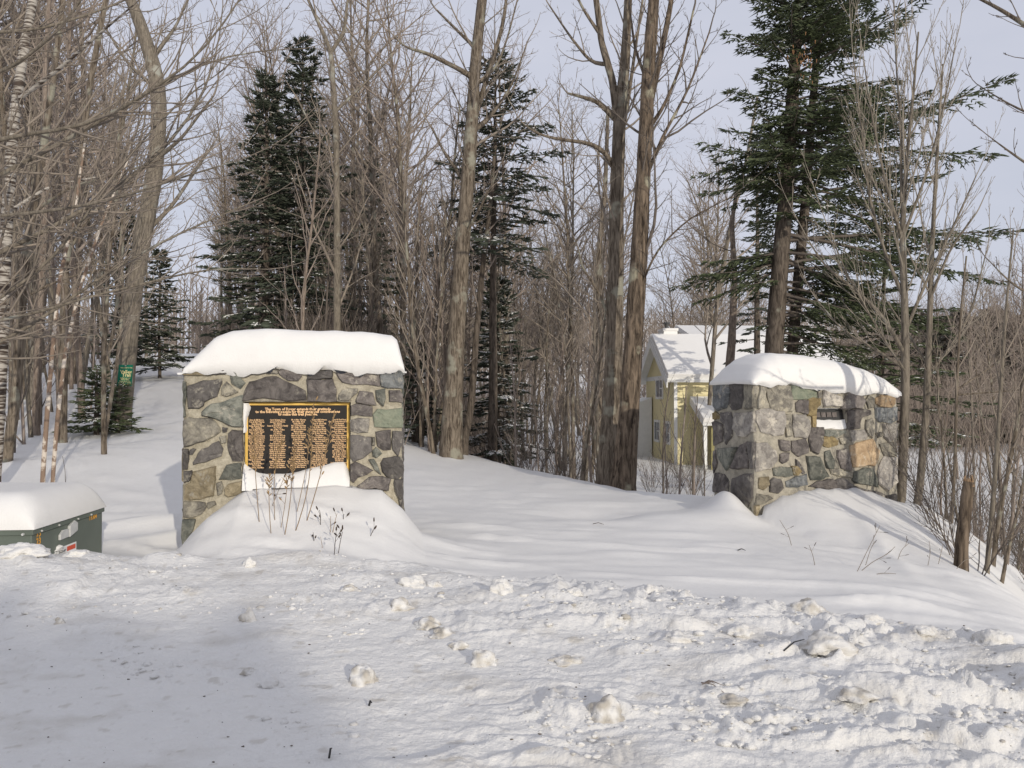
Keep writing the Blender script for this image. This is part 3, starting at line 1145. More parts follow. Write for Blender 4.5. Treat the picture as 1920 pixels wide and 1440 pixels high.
RIGHT = """m 868,440 900,432 1000,465 1015,560 1010,630 960,640 890,625 870,520
m 818,470 858,475 850,560 835,615 806,615
l 1018,435 1060,428 1120,425 1165,445 1168,560 1100,555 1020,560
m 1180,470 1198,465 1203,550 1180,555
p 1045,590 1065,572 1118,575 1118,655 1050,640
y 1122,570 1150,558 1195,560 1197,600 1175,616 1170,665 1122,660
y 1145,670 1170,672 1168,738 1142,735
w 1218,475 1265,480 1270,520 1325,550 1335,600 1225,605 1215,560
p 1280,462 1345,455 1345,500 1310,495 1285,480
p 1385,450 1412,450 1440,490 1470,570 1450,616 1335,614 1345,570 1375,500
g 1442,485 1505,485 1505,530 1470,540 1455,520
m 1510,495 1565,500 1568,520 1520,530
m 1480,570 1500,540 1530,560 1535,610 1500,620
o 1548,560 1610,525 1660,515 1660,590 1640,612 1570,605 1550,590
b 1545,622 1675,620 1675,690 1640,710 1570,705 1550,680
p 1375,640 1430,632 1500,637 1505,660 1450,680 1445,740 1372,745
m 1485,700 1520,690 1530,740 1520,800 1500,790 1480,750
w 803,645 830,632 960,645 970,680 955,780 900,785 830,760 803,700
m 980,665 1013,665 1013,790 985,795 975,730
w 1030,668 1100,668 1120,700 1132,740 1110,800 1040,795 1025,740
p 1138,760 1150,748 1212,748 1210,830 1180,900 1140,880 1128,820
g 1222,757 1350,762 1350,778 1290,800 1225,792
y 1218,803 1250,796 1305,820 1300,850 1250,865 1218,855
m 1318,812 1380,805 1370,840 1330,845
w 1390,762 1470,758 1488,790 1480,815 1400,830
o 1395,860 1450,840 1520,822 1560,890 1550,940 1530,975 1410,980 1395,900
m 1545,780 1580,770 1600,790 1560,805
w 1590,722 1675,722 1674,800 1630,830 1600,800
w 800,850 860,845 910,890 915,950 880,995 796,1008 798,900
p 940,822 1000,830 1010,880 990,890 950,880
p 945,912 975,900 1000,902 995,945 960,965 942,950
p 1020,830 1100,815 1118,860 1110,900 1060,920 1025,890
g 1115,930 1190,935 1215,985 1245,1045 1190,1065 1140,1065 1125,1010
d 1045,945 1070,970 1098,1020 1085,1030 1050,990
g 1225,900 1255,890 1280,950 1275,1000 1240,990 1225,940
p 1305,890 1350,880 1380,920 1385,1005 1330,990 1305,930
g 905,1000 960,990 1008,995 1018,1040 980,1050 910,1040
y 1018,988 1050,985 1075,1018 1050,1040 1026,1034
b 985,1080 1040,1052 1105,1038 1110,1100 1050,1115 990,1110
d 880,1080 905,1060 945,1070 960,1120 930,1150 885,1140
t 815,1060 870,1055 875,1100 840,1130 812,1120
m 800,1160 870,1170 895,1185 850,1215 795,1225
p 1135,1110 1180,1080 1270,1068 1290,1090 1292,1130 1200,1118
d 1300,1080 1350,1064 1400,1104 1500,1134 1590,1164 1590,1215 1480,1168 1380,1145 1305,1130
g 1405,1070 1420,1020 1470,1000 1520,1005 1545,1060 1550,1110 1480,1095 1420,1088
m 1265,1005 1310,1003 1390,1030 1390,1055 1320,1046 1270,1030
w 1575,970 1600,930 1672,940 1668,1080 1620,1130 1570,1090 1560,1020
m 1575,850 1665,840 1670,915 1600,915
d 1605,1175 1665,1165 1665,1290 1640,1260 1605,1225
t 786,1240 812,1236 800,1290 772,1330 762,1320"""

SIDE = """b 505,470 530,440 560,430 610,445 625,470 635,510 615,620 560,638 505,608 500,540
d 637,460 690,440 718,445 716,620 650,632 627,600 642,520
m 726,445 780,450 812,478 803,618 724,628
y 520,650 545,640 570,660 567,690 520,690
d 577,648 640,645 655,700 650,790 612,850 602,720 578,695
p 490,702 540,700 590,722 590,830 530,855 488,835
w 665,652 790,642 794,770 740,800 690,800 660,750
d 750,832 793,832 791,1000 762,1000
p 645,1000 700,852 742,830 750,1000
g 560,872 688,864 640,978 612,1012 562,930
p 480,880 545,882 556,960 540,1010 474,1018
d 655,1060 700,1042 780,1032 775,1180 748,1240 690,1210 645,1160
p 492,1052 540,1028 600,1034 630,1080 625,1170 570,1150 500,1140
g 452,1110 476,1050 488,1130 470,1180 440,1240
g 700,1225 740,1250 765,1245 760,1290 735,1300"""


def build_left_pillar():
    fr = FL
    root = empty("stone_pillar", fr.P(fr.W / 2, -fr.T / 2, gz(fr.o.x + 1, fr.o.y + .4)))
    bpy.context.view_layer.update()
    grp = []
    u0, z1 = fr.hit_front(455, 753)
    u1, _ = fr.hit_front(657, 753)
    z0 = fr.hit_front(556, 916)[1]
    grp.append(wall_body(fr, "mortar", MORTAR_L, 1.80, 1.81, -.5, (u0, u1, z0, z1), .13, None))
    conv = lambda a, b, h: fr.P(a, h, b)
    for k, pts in zoomed(LEFT, 3.131, 320, 590):
        pl = [fr.hit_front(*p) for p in pts]
        # grow each outline a touch so that joints stay as narrow as in the photograph
        cx, cz = sum(p[0] for p in pl) / len(pl), sum(p[1] for p in pl) / len(pl)
        pl = [(max(-.015, min(fr.W + .015, cx + (p[0] - cx) * 1.085)), cz + (p[1] - cz) * 1.085) for p in pl]
        pl = [(p[0], min(p[1], 1.83)) for p in pl]
        grp.append(stone(pl, conv, ST[k], None))
    # ledge slabs under the niche, end faces
    for a, b, za, zb in ((.72, .86, -.014, .006), (.90, 1.24, -.028, .012), (1.30, 1.44, -.006, .008), (1.50, 1.68, -.012, .012)):
        mb = MB()
        P = [fr.P(u0 - .6 + a, .055, z0 + za), fr.P(u0 - .6 + b, .050, z0 + za + .004), fr.P(u0 - .6 + b + .01, .052, z0 + zb), fr.P(u0 - .6 + a - .01, .058, z0 + zb)]
        mb.poly(P, -fr.n * .16)
        grp.append(mb.build("ledge_stone", ST['d']))
    lc = lambda a, b, h: fr.P(-h, -a, b)
    rc = lambda a, b, h: fr.P(fr.W + h, -a, b)
    fill_face(lc, .03, fr.T, -.1, 1.80, None, 'dpmgt', 5)
    fill_face(rc, .03, fr.T, -.1, 1.80, None, 'dpmgt', 6)
    for o in COL.objects:
        if o.parent is None and o.name.split('.')[0] in ('stone', 'mortar', 'ledge_stone'):
            o.parent = root
            o.matrix_parent_inverse = root.matrix_world.inverted()
    tag(root, "wider left stone pillar with the black and gold plaque set in a niche", "stone pillar", "stone gate pillars")
    return u0, u1, z0, z1


def adopt(root, names):
    bpy.context.view_layer.update()
    for o in COL.objects:
        if o.parent is None and o.type == 'MESH' and o.name.split('.')[0] in names:
            o.parent = root
            o.matrix_parent_inverse = root.matrix_world.inverted()


def build_right_pillar():
    fr = FR
    root = empty("stone_pillar", fr.P(fr.W / 2, -fr.T / 2, gz(fr.o.x + 1, fr.o.y + .4)))
    a = fr.hit_front(1531, 765)
    b = fr.hit_front(1588, 803)
    u0, u1, z0, z1 = a[0], b[0], b[1], a[1]
    wall_body(fr, "mortar", MORTAR_R, 1.74, 1.58, -1.2, (u0, u1, z0, z1), .22, None)
    conv = lambda a, b, h: fr.P(a, h, b)
    for k, pts in zoomed(RIGHT, 3.348, 1180, 580):
        pl = [fr.hit_front(*p) for p in pts]
        cx, cz = sum(p[0] for p in pl) / len(pl), sum(p[1] for p in pl) / len(pl)
        pl = [(max(-.01, min(fr.W + .015, cx + (p[0] - cx) * 1.16)), cz + (p[1] - cz) * 1.16) for p in pl]
        pl = [(p[0], min(p[1], 1.755 - .073 * p[0] + .012 * math.sin(p[0] * 31))) for p in pl]
        stone(pl, conv, ST[k], None, .027)
    sc = lambda a, b, h: fr.P(-h, -a, b)
    for k, pts in zoomed(SIDE, 3.348, 1180, 580):
        pl = [fr.hit_side(*p) for p in pts]
        pl = [(max(.0, min(fr.T, p[0])), p[1]) for p in pl]
        if max(p[0] for p in pl) - min(p[0] for p in pl) < .05: continue
        cx, cz = sum(p[0] for p in pl) / len(pl), sum(p[1] for p in pl) / len(pl)
        pl = [(max(.0, cx + (p[0] - cx) * 1.05), cz + (p[1] - cz) * 1.03) for p in pl]
        pl = [(p[0], min(p[1], 1.75)) for p in pl]
        stone(pl, sc, ST[k], None, .03)
    fill_face(lambda a, b, h: fr.P(fr.W + h, -a, b), .03, fr.T, -.6, 1.56, None, 'dpmgw', 8)
    adopt(root, ('stone', 'mortar'))
    tag(root, "narrower right stone pillar seen at an angle, with a small slot in its front", "stone pillar", "stone gate pillars")
    return u0, u1, z0, z1


NICHE = build_left_pillar()
SLOT = build_right_pillar()


# ------------------------------------------------------------------ snow caps
def cap(fr, name, us, hs, ztop, ov, a_end, p, label, seed, backskew=0.0, nu=90, nv=44):
    W, T = fr.W, fr.T
    V = []
    for i in range(nu + 1):
        s = i / nu
        s = .5 - .5 * math.cos(math.pi * s)
        u = -ov + s * (W + 2 * ov)
        for j in range(nv + 1):
            t = j / nv
            t = .5 - .5 * math.cos(math.pi * t)
            v = ov * .9 - t * (T + 2 * ov)
            H = float(np.interp(u, us, hs))
            df, db = t * (T + 2 * ov), (1 - t) * (T + 2 * ov)
            def e(d, a):
                x = min(d / a, 1)
                return (1 - (1 - x) ** p) ** (1 / p)
            E = e(df, a_end) * e(db, .36)
            zt = ztop(u)
            h = H * E
            q = Vector((u * 1.3, v * 1.3, seed))
            h *= 1 + .05 * mn.noise(q * 1.4) + .02 * mn.noise(q * 5) * E
            h -= .012 * max(0, mn.noise(Vector((u * .8, h * 22, seed + 2.0)))) * (1 - E * .5)
            edge = (i in (0, nu)) or (j in (0, nv))
            z = zt + h
            if edge or h < .02:
                z = zt - .015 + .02 * mn.noise(Vector((u * 5, v * 5, seed + 3)))
                if j == 0: z += .085 * mn.noise(Vector((u * 6, 1.7, seed + 9))) + .03 * mn.noise(Vector((u * 17, 1.7, seed))) - .012
            wob = .02 * mn.noise(Vector((u * 3, v * 3, seed + 5)))
            V.append(fr.P(u, v + wob, z))
    Q = []
    for i in range(nu):
        for j in range(nv):
            a = i * (nv + 1) + j
            Q.append((a, a + nv + 1, a + nv + 2, a + 1))
    # underside
    ring = [i * (nv + 1) for i in range(nu + 1)] + [nu * (nv + 1) + j for j in range(1, nv + 1)] + [i * (nv + 1) + nv for i in range(nu - 1, -1, -1)] + [j for j in range(nv - 1, 0, -1)]
    Fc = [tuple(q) for q in Q] + [tuple(ring[::-1])]
    b = fr.P(W / 2, -T / 2, ztop(W / 2))
    me = pymesh(name, [p - b for p in V], Fc, True)
    import bmesh
    bm = bmesh.new()
    bm.from_mesh(me)
    bmesh.ops.recalc_face_normals(bm, faces=bm.faces)
    bm.to_mesh(me)
    bm.free()
    o = link_mesh(name, me, SNOW)
    o.location = b
    tag(o, label, "snow cap", "snow caps on the stone pillars")


def upx(px, fr): return fr.hit_front(px, 700)[0]


us = [upx(x, FL) for x in (338, 346, 356, 370, 385, 400, 430, 500, 600, 700, 735, 745, 751, 760)]
cap(FL, "settled_snow", us, [0, .05, .12, .20, .28, .36, .415, .43, .43, .41, .38, .33, .20, 0], lambda u: 1.81 + .01 * u, .05, .26, 3.0,
    "thick flat topped snow cap lying on the wider left pillar", 3)
cap(FR, "settled_snow", [-.07, .0, .1, .22, .4, .9, 1.4, 1.8, 2.05, 2.2, 2.3], [0, .12, .26, .36, .44, .45, .40, .33, .24, .12, 0],
    lambda u: 1.745 - .072 * u, .05, .34, 2.4, "rounded snow cap sloping to the right on the narrower right pillar", 8)


# small snow ribs hanging into the joints under the caps
def niche_snow():
    fr = FL
    u0, u1, z0, z1 = NICHE
    prof = [(455, 862), (464, 872), (480, 882), (500, 885), (530, 884), (560, 879), (600, 869), (625, 862), (645, 861), (652, 874), (657, 886)]
    pu = [fr.hit_front(x, y) for x, y in prof]
    n, m = 60, 14
    V = []
    for i in range(n + 1):
        u = u0 + .004 + (u1 - u0 - .008) * i / n
        zt = float(np.interp(u, [p[0] for p in pu], [p[1] for p in pu])) - .03
        for j in range(m + 1):
            t = j / m
            v = -.128 + t * .175
            s = 1 - (t ** 2.1)
            z = (z0 - .02) + (zt - z0 + .02) * (s ** .8) + .008 * mn.noise(Vector((u * 7, t * 4, 2)))
            if j == m: z = z0 - .01 + .008 * mn.noise(Vector((u * 14, 4, 2)))
            V.append(fr.P(u, v, z))
    Q = [(i * (m + 1) + j, i * (m + 1) + j + 1, (i + 1) * (m + 1) + j + 1, (i + 1) * (m + 1) + j) for i in range(n) for j in range(m)]
    b = fr.P((u0 + u1) / 2, -.1, z0)
    o = link_mesh("snow_heap", pymesh("snow_heap", [p - b for p in V], Q, True), SNOW)
    o.location = b
    tag(o, "wedge of snow lying on the niche ledge against the plaque", "snow heap")
    # frozen snow sticking to the left side of the plaque
    V = []
    edge = [(462, 755), (466, 765), (463, 775), (460, 785), (458, 796), (460, 806), (457, 812)]
    n = 14
    ys = np.linspace(756, 812, n)
    for y in ys:
        xr = np.interp(y, [e[1] for e in edge], [e[0] for e in edge]) + R.uniform(-.6, .6)
        ua, zz = fr.hit_front(455.5, y)
        ub, _ = fr.hit_front(xr + 1.5, y)
        for s, h in ((0, -.02), (.3, -.018), (.7, -.04), (1, -.094)):
            V.append(fr.P(ua + (ub - ua) * s, h, zz))
    Q = [(i * 4 + j, i * 4 + j + 1, (i + 1) * 4 + j + 1, (i + 1) * 4 + j) for i in range(n - 1) for j in range(3)]
    b = fr.P(u0, 0, 1.4)
    o = link_mesh("snow_rime", pymesh("snow_rime", [p - b for p in V], Q, True), SNOW)
    o.location = b
    tag(o, "thin strip of frozen snow clinging to the plaque's upper left edge", "snow")
    fr = FR
    u0, u1, z0, z1 = SLOT
    n, m = 20, 8
    V = []
    for i in range(n + 1):
        u = u0 + .004 + (u1 - u0 - .008) * i / n
        for j in range(m + 1):
            t = j / m
            z = z0 + .13 + .015 * mn.noise(Vector((u * 9, t, 1))) - .02 * t - (.12 if j == m else 0)
            V.append(fr.P(u, -.2 + .19 * t + (.008 if j == m else 0), z))
    Q = [(i * (m + 1) + j, i * (m + 1) + j + 1, (i + 1) * (m + 1) + j + 1, (i + 1) * (m + 1) + j) for i in range(n) for j in range(m)]
    b = fr.P((u0 + u1) / 2, -.1, z0)
    o = link_mesh("snow_heap", pymesh("snow_heap", [p - b for p in V], Q, True), SNOW)
    o.location = b
    tag(o, "snow filling the lower half of the small slot in the right pillar", "snow heap")


niche_snow()


# ------------------------------------------------------------------ plaques and lettering
def text(body, size, mt, parent, loc, rotz, rotx=math.pi / 2, align='CENTER', name="lettering", bold=0.0, sx=1.0, spc=1.0, world=True, roty=0.0):
    c = bpy.data.curves.new(name, 'FONT')
    c.body = body
    c.size = size
    c.align_x = align
    c.align_y = 'TOP'
    c.resolution_u = 1
    c.offset = bold
    c.extrude = size * .04
    c.space_line = spc
    c.materials.append(mt)
    o = bpy.data.objects.new(name, c)
    COL.objects.link(o)
    o.location = loc
    o.rotation_euler = (rotx, roty, rotz)
    o.scale = (sx, 1, 1)
    if parent:
        bpy.context.view_layer.update()
        o.parent = parent
        o.matrix_parent_inverse = parent.matrix_world.inverted()
    return to_mesh(o)


def to_mesh(o):
    bpy.context.view_layer.update()
    me = bpy.data.meshes.new_from_object(o.evaluated_get(bpy.context.evaluated_depsgraph_get()))
    n = bpy.data.objects.new(o.name, me)
    COL.objects.link(n)
    n.parent = o.parent
    n.matrix_parent_inverse = o.matrix_parent_inverse.copy()
    n.location, n.rotation_euler, n.scale = o.location, o.rotation_euler, o.scale
    nm = o.name
    bpy.data.objects.remove(o)
    n.name = nm
    return n


def build_plaque():
    fr = FL
    u0, u1, z0, z1 = NICHE
    ua, zt = fr.hit_front(459, 757)
    ub, _ = fr.hit_front(655, 757)
    ua, ub, zt = u0 + .012, u1 - .012, z1 - .012
    zb = z0 - .0
    e = empty("memorial_plaque", fr.P((ua + ub) / 2, -.12, zb))
    vb = -.125
    mb = MB()
    mb.poly([fr.P(ua, vb, zb), fr.P(ub, vb, zb), fr.P(ub, vb, zt), fr.P(ua, vb, zt)], fr.n * .022)
    mb.build("black_field", BRONZE)
    mb = MB()
    rw = .026
    fv = vb + .022
    for a, b, c, d in ((ua, ub, zt - rw, zt), (ua, ub, zb, zb + rw), (ua, ua + rw, zb + rw, zt - rw), (ub - rw, ub, zb + rw, zt - rw)):
        mb.poly([fr.P(a, fv + .0005, c), fr.P(b, fv + .0005, c), fr.P(b, fv + .0005, d), fr.P(a, fv + .0005, d)], fr.n * .012)
    mb.build("brass_rim", GOLD)
    adopt(e, ("black_field", "brass_rim"))
    W = ub - ua
    mid = (ua + ub) / 2
    pv = fv + .002
    hs = .037
    text("The Town of Dover extends their gratitude\nto the following people for their generous contributions\nto make this trail possible.", hs, LETTER, e,
         fr.P(mid, pv, zt - .048), fr.th, bold=.0016, spc=.72)
    firsts = "Bob Kathy Tom Anne Jim Carol Paul Ellen Mark Susan Fred Janet Bill Nancy Joe Linda Dan Helen Rick Grace".split()
    lasts = "Parsons Family,Russell,Bennett,Hamilton,Brown Family,Woods,Carter,Johnson,Fisher,Morse,Adams,Hill,Warren,Porter,Stone,Moore,Baker,Lane,Perry,Collins,Reed,Holmes,Mason,Snow".split(',')
    rs = random.Random(4)
    xs = [-.395, -.195, .005, .205, .40]
    for ci, x in enumerate(xs):
        lines = []
        for k in range(25):
            t = rs.random()
            if t < .5: lines.append("%s & %s %s" % (rs.choice(firsts), rs.choice(firsts), rs.choice(lasts)))
            elif t < .7: lines.append("%s %s" % (rs.choice(firsts), rs.choice(lasts)))
            elif t < .85: lines.append("The %s" % rs.choice(lasts))
            else: lines.append("Mr. & Mrs. %s" % rs.choice(lasts))
        text("\n".join(lines), .0225, LETTER, e, fr.P(mid + x * W * 1.0, pv, zt - .165), fr.th, bold=.0007, spc=.90, sx=.82)
    tag(e, "black and gold plaque with columns of names in the left pillar's niche", "plaque")


def build_slot_plaque():
    fr = FR
    u0, u1, z0, z1 = SLOT
    e = empty("small_plaque", fr.P((u0 + u1) / 2, -.1, z0 + .1))
    mb = MB()
    mb.poly([fr.P(u0 + .005, -.06, z0 + .12), fr.P(u1 - .005, -.06, z0 + .12), fr.P(u1 - .005, -.09, z1 - .015), fr.P(u0 + .005, -.09, z1 - .015)], -fr.n * .02)
    mb.build("dark_board", BLACK)
    mb = MB()
    for i in range(4):
        a = u0 + .03 + i * .085
        mb.poly([fr.P(a, -.060, z0 + .15), fr.P(a + .068, -.060, z0 + .15), fr.P(a + .068, -.075, z0 + .215), fr.P(a, -.075, z0 + .215)], fr.n * .006)
    mb.build("raised_tile", flat("dim_brown_tile", (0.13, 0.11, 0.10), .5, .3, 30))
    mb = MB()
    mb.poly([fr.P(u0 + .003, -.045, z1 - .016), fr.P(u1 - .003, -.045, z1 - .016), fr.P(u1 - .003, -.045, z1 - .002), fr.P(u0 + .003, -.045, z1 - .002)], -fr.n * .05)
    mb.build("top_rail", METAL)
    adopt(e, ("dark_board", "raised_tile", "top_rail"))
    tag(e, "small dark plate inside the slot of the right pillar", "plate")


build_plaque()
build_slot_plaque()


# ------------------------------------------------------------------ green utility cabinet
def build_cabinet():
    near = at(60, 993, 6.58)
    zt = near.z
    ang = math.radians(4.5)
    e = empty("utility_cabinet", (near.x, near.y, 0), ang)
    L, D = 1.9, 1.34                            # local: -x to the left, +y away
    h = zt
    mb = MB()
    mb.box(-L, 0, 0, D, -.4, h - .045)
    mb.build("body", GREEN_BOX, e, bevel=.012)
    mb = MB()
    mb.box(-L - .015, .015, -.015, D + .015, h - .045, h)
    mb.build("lid", GREEN_BOX, e, bevel=.006)
    for x in (-.06, -.33, -.62):
        MB().cyl((x, -.016, h - .035), (x, -.032, h - .035), .012, .010, 8).build("bolt", METAL, e)
    for y in (.12, .42, .78, 1.05):
        MB().cyl((.016, y, h - .03), (.026, y, h - .03), .009, .008, 8).build("bolt", METAL, e)
    # hasp plates
    mb = MB()
    mb.poly([(.002, .44, h - .165), (.002, .60, h - .16), (.002, .60, h - .09), (.002, .50, h - .085), (.002, .44, h - .12)], (.02, 0, 0))
    mb.build("lock_plate", METAL, e, bevel=.004)
    mb = MB()
    mb.poly([(.002, .61, h - .165), (.002, .76, h - .13), (.002, .76, h - .06), (.002, .70, h - .03), (.002, .61, h - .07)], (.025, 0, 0))
    mb.build("lock_plate", METAL, e, bevel=.004)
    # warning sticker
    mb = MB()
    mb.poly([(.002, .42, h - .52), (.002, .78, h - .52), (.002, .78, h - .235), (.002, .42, h - .235)], (.002, 0, 0))
    st = mb.build("warning_sticker", WHITE, e)
    MB().poly([(.0045, .60, h - .29), (.0045, .76, h - .29), (.0045, .76, h - .25), (.0045, .60, h - .25)], (.0015, 0, 0)).build("red_bar", RED, st)
    MB().poly([(.0045, .45, h - .285), (.0045, .57, h - .285), (.0045, .57, h - .255), (.0045, .45, h - .255)], (.0015, 0, 0)).build("grey_bar", flat("grey_print", (.3, .3, .3)), st)
    MB().poly([(.0045, .63, h - .36), (.0045, .70, h - .38), (.0045, .71, h - .34), (.0045, .67, h - .31), (.0045, .63, h - .32)], (.0015, 0, 0)).build("black_figure", BLACK, st)

    def t2(body, size, y, z):
        c = bpy.data.curves.new("number", 'FONT')
        c.body = body
        c.size = size
        c.align_x = 'CENTER'
        c.resolution_u = 2
        c.extrude = .0008
        c.offset = .0005
        c.space_line = .8
        c.materials.append(ORANGE)
        o = bpy.data.objects.new("number", c)
        COL.objects.link(o)
        o.parent = e
        o.location = (.004, y, z)
        o.rotation_euler = (math.pi / 2, 0, math.pi / 2)
        to_mesh(o)
    t2("75\n23", .078, .10, h - .075)
    t2("T1304", .066, 1.12, h - .085)
    tag(e, "low dark green metal utility cabinet at the left edge, half buried in snow", "cabinet")
    # its snow cap
    nu, nv = 50, 40
    V = []
    for i in range(nu + 1):
        s = .5 - .5 * math.cos(math.pi * i / nu)
        for j in range(nv + 1):
            t = .5 - .5 * math.cos(math.pi * j / nv)
            x, y = -L - .03 + s * (L + .06), -.03 + t * (D + .06)
            def e_(d, a, p=2.2):
                q = min(max(d, 0) / a, 1)
                return (1 - (1 - q) ** p) ** (1 / p)
            E = e_(s * (L + .06), .25) * e_((1 - s) * (L + .06), .26, 1.9) * e_(t * (D + .06), .30, 2.3) * e_((1 - t) * (D + .06), .16, 2.0)
            H = .29 - .03 * t
            z = h + H * E * (1 + .05 * mn.noise(Vector((x * 1.5, y * 1.5, 4)))) + .002
            V.append((x, y, z))
    Q = [(i * (nv + 1) + j, (i + 1) * (nv + 1) + j, (i + 1) * (nv + 1) + j + 1, i * (nv + 1) + j + 1) for i in range(nu) for j in range(nv)]
    o = link_mesh("settled_snow", pymesh("settled_snow", V, Q, True), SNOW)
    o.location = (near.x, near.y, 0)
    o.rotation_euler = (0, 0, ang)
    tag(o, "smooth rounded snow cap covering the green utility cabinet", "snow cap")


build_cabinet()


# ------------------------------------------------------------------ hero trees
def resample(P, Rd, n):
    P, Rd = np.array(P, float), np.array(Rd, float)
    s = np.concatenate([[0], np.cumsum(np.linalg.norm(np.diff(P, axis=0), axis=1))])
    t = np.linspace(0, s[-1], n)
    # smooth the corners a little
    Q = np.stack([np.interp(t, s, P[:, k]) for k in range(3)], 1)
    for _ in range(2):
        Q[1:-1] = .25 * Q[:-2] + .5 * Q[1:-1] + .25 * Q[2:]
    return Q, np.interp(t, s, Rd), s[-1]


def px_line(pts, Y, dY=0.0):
    """pts: (px, py, width_px); Y: distance; dY: total change of distance along the line"""
    out, rad = [], []
    n = len(pts)
    for i, (x, y, wd) in enumerate(pts):
        yy = Y + dY * (i / max(1, n - 1))
        out.append(np.array(at(x, y, yy)))
        rad.append(wd / F * yy / 2)
    return out, rad


def hero_tree(name, Y, trunks, limbs, bark, twig, label, cat="tree", group=None, o=None, seed=1, dens=.8, gap=None, top_up=True):
    global NR
    NR = np.random.RandomState(seed)
    o = o or opt()
    t0 = trunks[0][0] if isinstance(trunks[0], tuple) else trunks[0]
    x0 = at(t0[0][0], t0[0][1], Y)
    base = np.array([x0.x, Y, gz(x0.x, Y)])
    Tt, Tb = Tubes(), Tubes()
    for tr in trunks:
        dY = 0
        if isinstance(tr, tuple): tr, dY = tr
        P, Rd = px_line(tr, Y, dY)
        P = [p - base for p in P]
        if P[0][2] < 1.0:                         # root it
            P.insert(0, np.array([P[0][0], P[0][1], -.35]))
            Rd.insert(0, Rd[0] * 1.25)
        if max(Rd) > .1 and 'twin' not in label: Rd = [r_ * .84 for r_ in Rd]
        elif max(Rd) > .1: Rd = [r_ * .80 for r_ in Rd]
        Q, q, L = resample(P, Rd, 40)
        Tt.add(list(Q), q, 16 if max(q) > .06 else 8)
        D = [unit(v) for v in np.gradient(Q, axis=0)]
        if dens: sub(Tb, list(Q), D, q, L * .8, 0, o, .45 if P[0][2] < 1 else .1, dens)
        if top_up and tr[-1][1] <= 5 and len(tr) > 2:              # crown above the frame
            limb(Tb, Q[-1], D[-1], 3.0, q[-1], 0, o)
    for lm in limbs:
        pts, dY = lm
        P, Rd = px_line(pts, Y, dY)
        P = [p - base for p in P]
        Q, q, L = resample(P, Rd, 14)
        q = np.maximum(q, .004)
        Tt.add(list(Q), q, 6)
        D = [unit(v) for v in np.gradient(Q, axis=0)]
        sub(Tb, list(Q), D, q, L, 1, o, .12, 1.7)
        limb(Tb, Q[-1], D[-1], min(1.3, L * .4), q[-1] * .9, 1, o)
    e = empty(name, base)
    link_mesh("trunk", Tt.mesh("trunk", .10), bark, e)
    link_mesh("crown", Tb.mesh("crown"), twig, e)
    tag(e, label, cat, group)
    return e


NEARO = opt(minr=.0028, gap={0: .6, 1: .38, 2: .26, 3: .18}, cap={0: 2.6, 1: 1.5, 2: .8, 3: .4}, up=.10)
# sign tree, bending
hero_tree("maple_tree", 18.0, [[(228, 775, 42), (240, 640, 38), (252, 540, 37), (268, 440, 36), (288, 340, 35), (298, 240, 33), (298, 170, 33), (284, 110, 30), (262, 40, 27), (245, 0, 24)]],
          [([(268, 440, 10), (320, 390, 7), (360, 330, 5), (400, 270, 3)], 1.5), ([(292, 300, 9), (340, 260, 6), (400, 180, 4)], -1), ([(296, 170, 8), (240, 120, 5), (190, 40, 3)], 1),
           ([(284, 110, 8), (330, 50, 5), (360, -20, 3)], 1), ([(250, 560, 7), (200, 500, 5), (150, 470, 3)], -1)],
          BARK_S, TWIG_G, "large smooth grey maple with an S bend, carrying the green trail sign", seed=3, dens=.25, o=NEARO)
# white birch at the far left
hero_tree("birch_tree", 11.0, [([(-12, 900, 30), (0, 700, 27), (8, 520, 25), (14, 400, 24), (24, 240, 22), (42, 110, 20), (62, 0, 18)], .6)], [
    ([(30, 190, 9), (110, 130, 7), (190, 60, 5), (250, 10, 3)], -1.2), ([(12, 400, 7), (90, 350, 5), (190, 330, 3)], .8), ([(10, 470, 7), (100, 420, 5), (230, 345, 3)], -1)],
    BIRCH, TWIG_G, "white barked birch leaning right along the left border", seed=5, dens=.45, o=NEARO)
hero_tree("hardwood_tree", 13.5, [[(12, 862, 24), (28, 760, 22), (36, 640, 20), (48, 480, 18), (78, 300, 16), (104, 120, 13), (118, 0, 11)]], [
    ([(60, 400, 7), (130, 350, 5), (210, 330, 4), (300, 300, 2.5)], -.8), ([(40, 560, 6), (120, 520, 4), (220, 500, 3), (330, 470, 2)], .5)],
    BARK_G, TWIG_G, "grey brown tree rising from open snow beside the white birch", seed=6, dens=.5, o=NEARO)
hero_tree("hardwood_tree", 17.0, [[(68, 765, 17), (72, 640, 16), (80, 480, 14), (88, 300, 13), (84, 150, 11), (92, 0, 9)]], [], BARK_R, TWIG_G,
          "brown tree standing upright left of the two blotched saplings", seed=8, dens=.5, o=NEARO)
hero_tree("hardwood_tree", 16.0, [[(118, 777, 15), (118, 640, 15), (124, 480, 14), (148, 330, 13), (168, 160, 11), (198, 0, 9)]], [
    ([(124, 480, 6), (170, 400, 4), (250, 340, 3)], .5)], BARK_G, TWIG_R,
          "slim grey tree bending right above the blotched saplings", seed=9, dens=.6, o=NEARO)
hero_tree("sapling", 11.5, [[(80, 893, 9), (88, 780, 9), (98, 660, 8), (112, 520, 7), (140, 400, 6), (160, 260, 4)]], [], BLOTCH, TWIG_R,
          "left one of two pale blotched saplings rising from open snow", "sapling", "pale blotched saplings", seed=10, dens=.45, o=NEARO)
hero_tree("sapling", 11.6, [[(99, 893, 8), (108, 780, 8), (122, 660, 7), (150, 540, 6), (190, 420, 5), (240, 300, 3)]], [], BLOTCH, TWIG_R,
          "right one of two pale blotched saplings rising from open snow", "sapling", "pale blotched saplings", seed=11, dens=.45, o=NEARO)
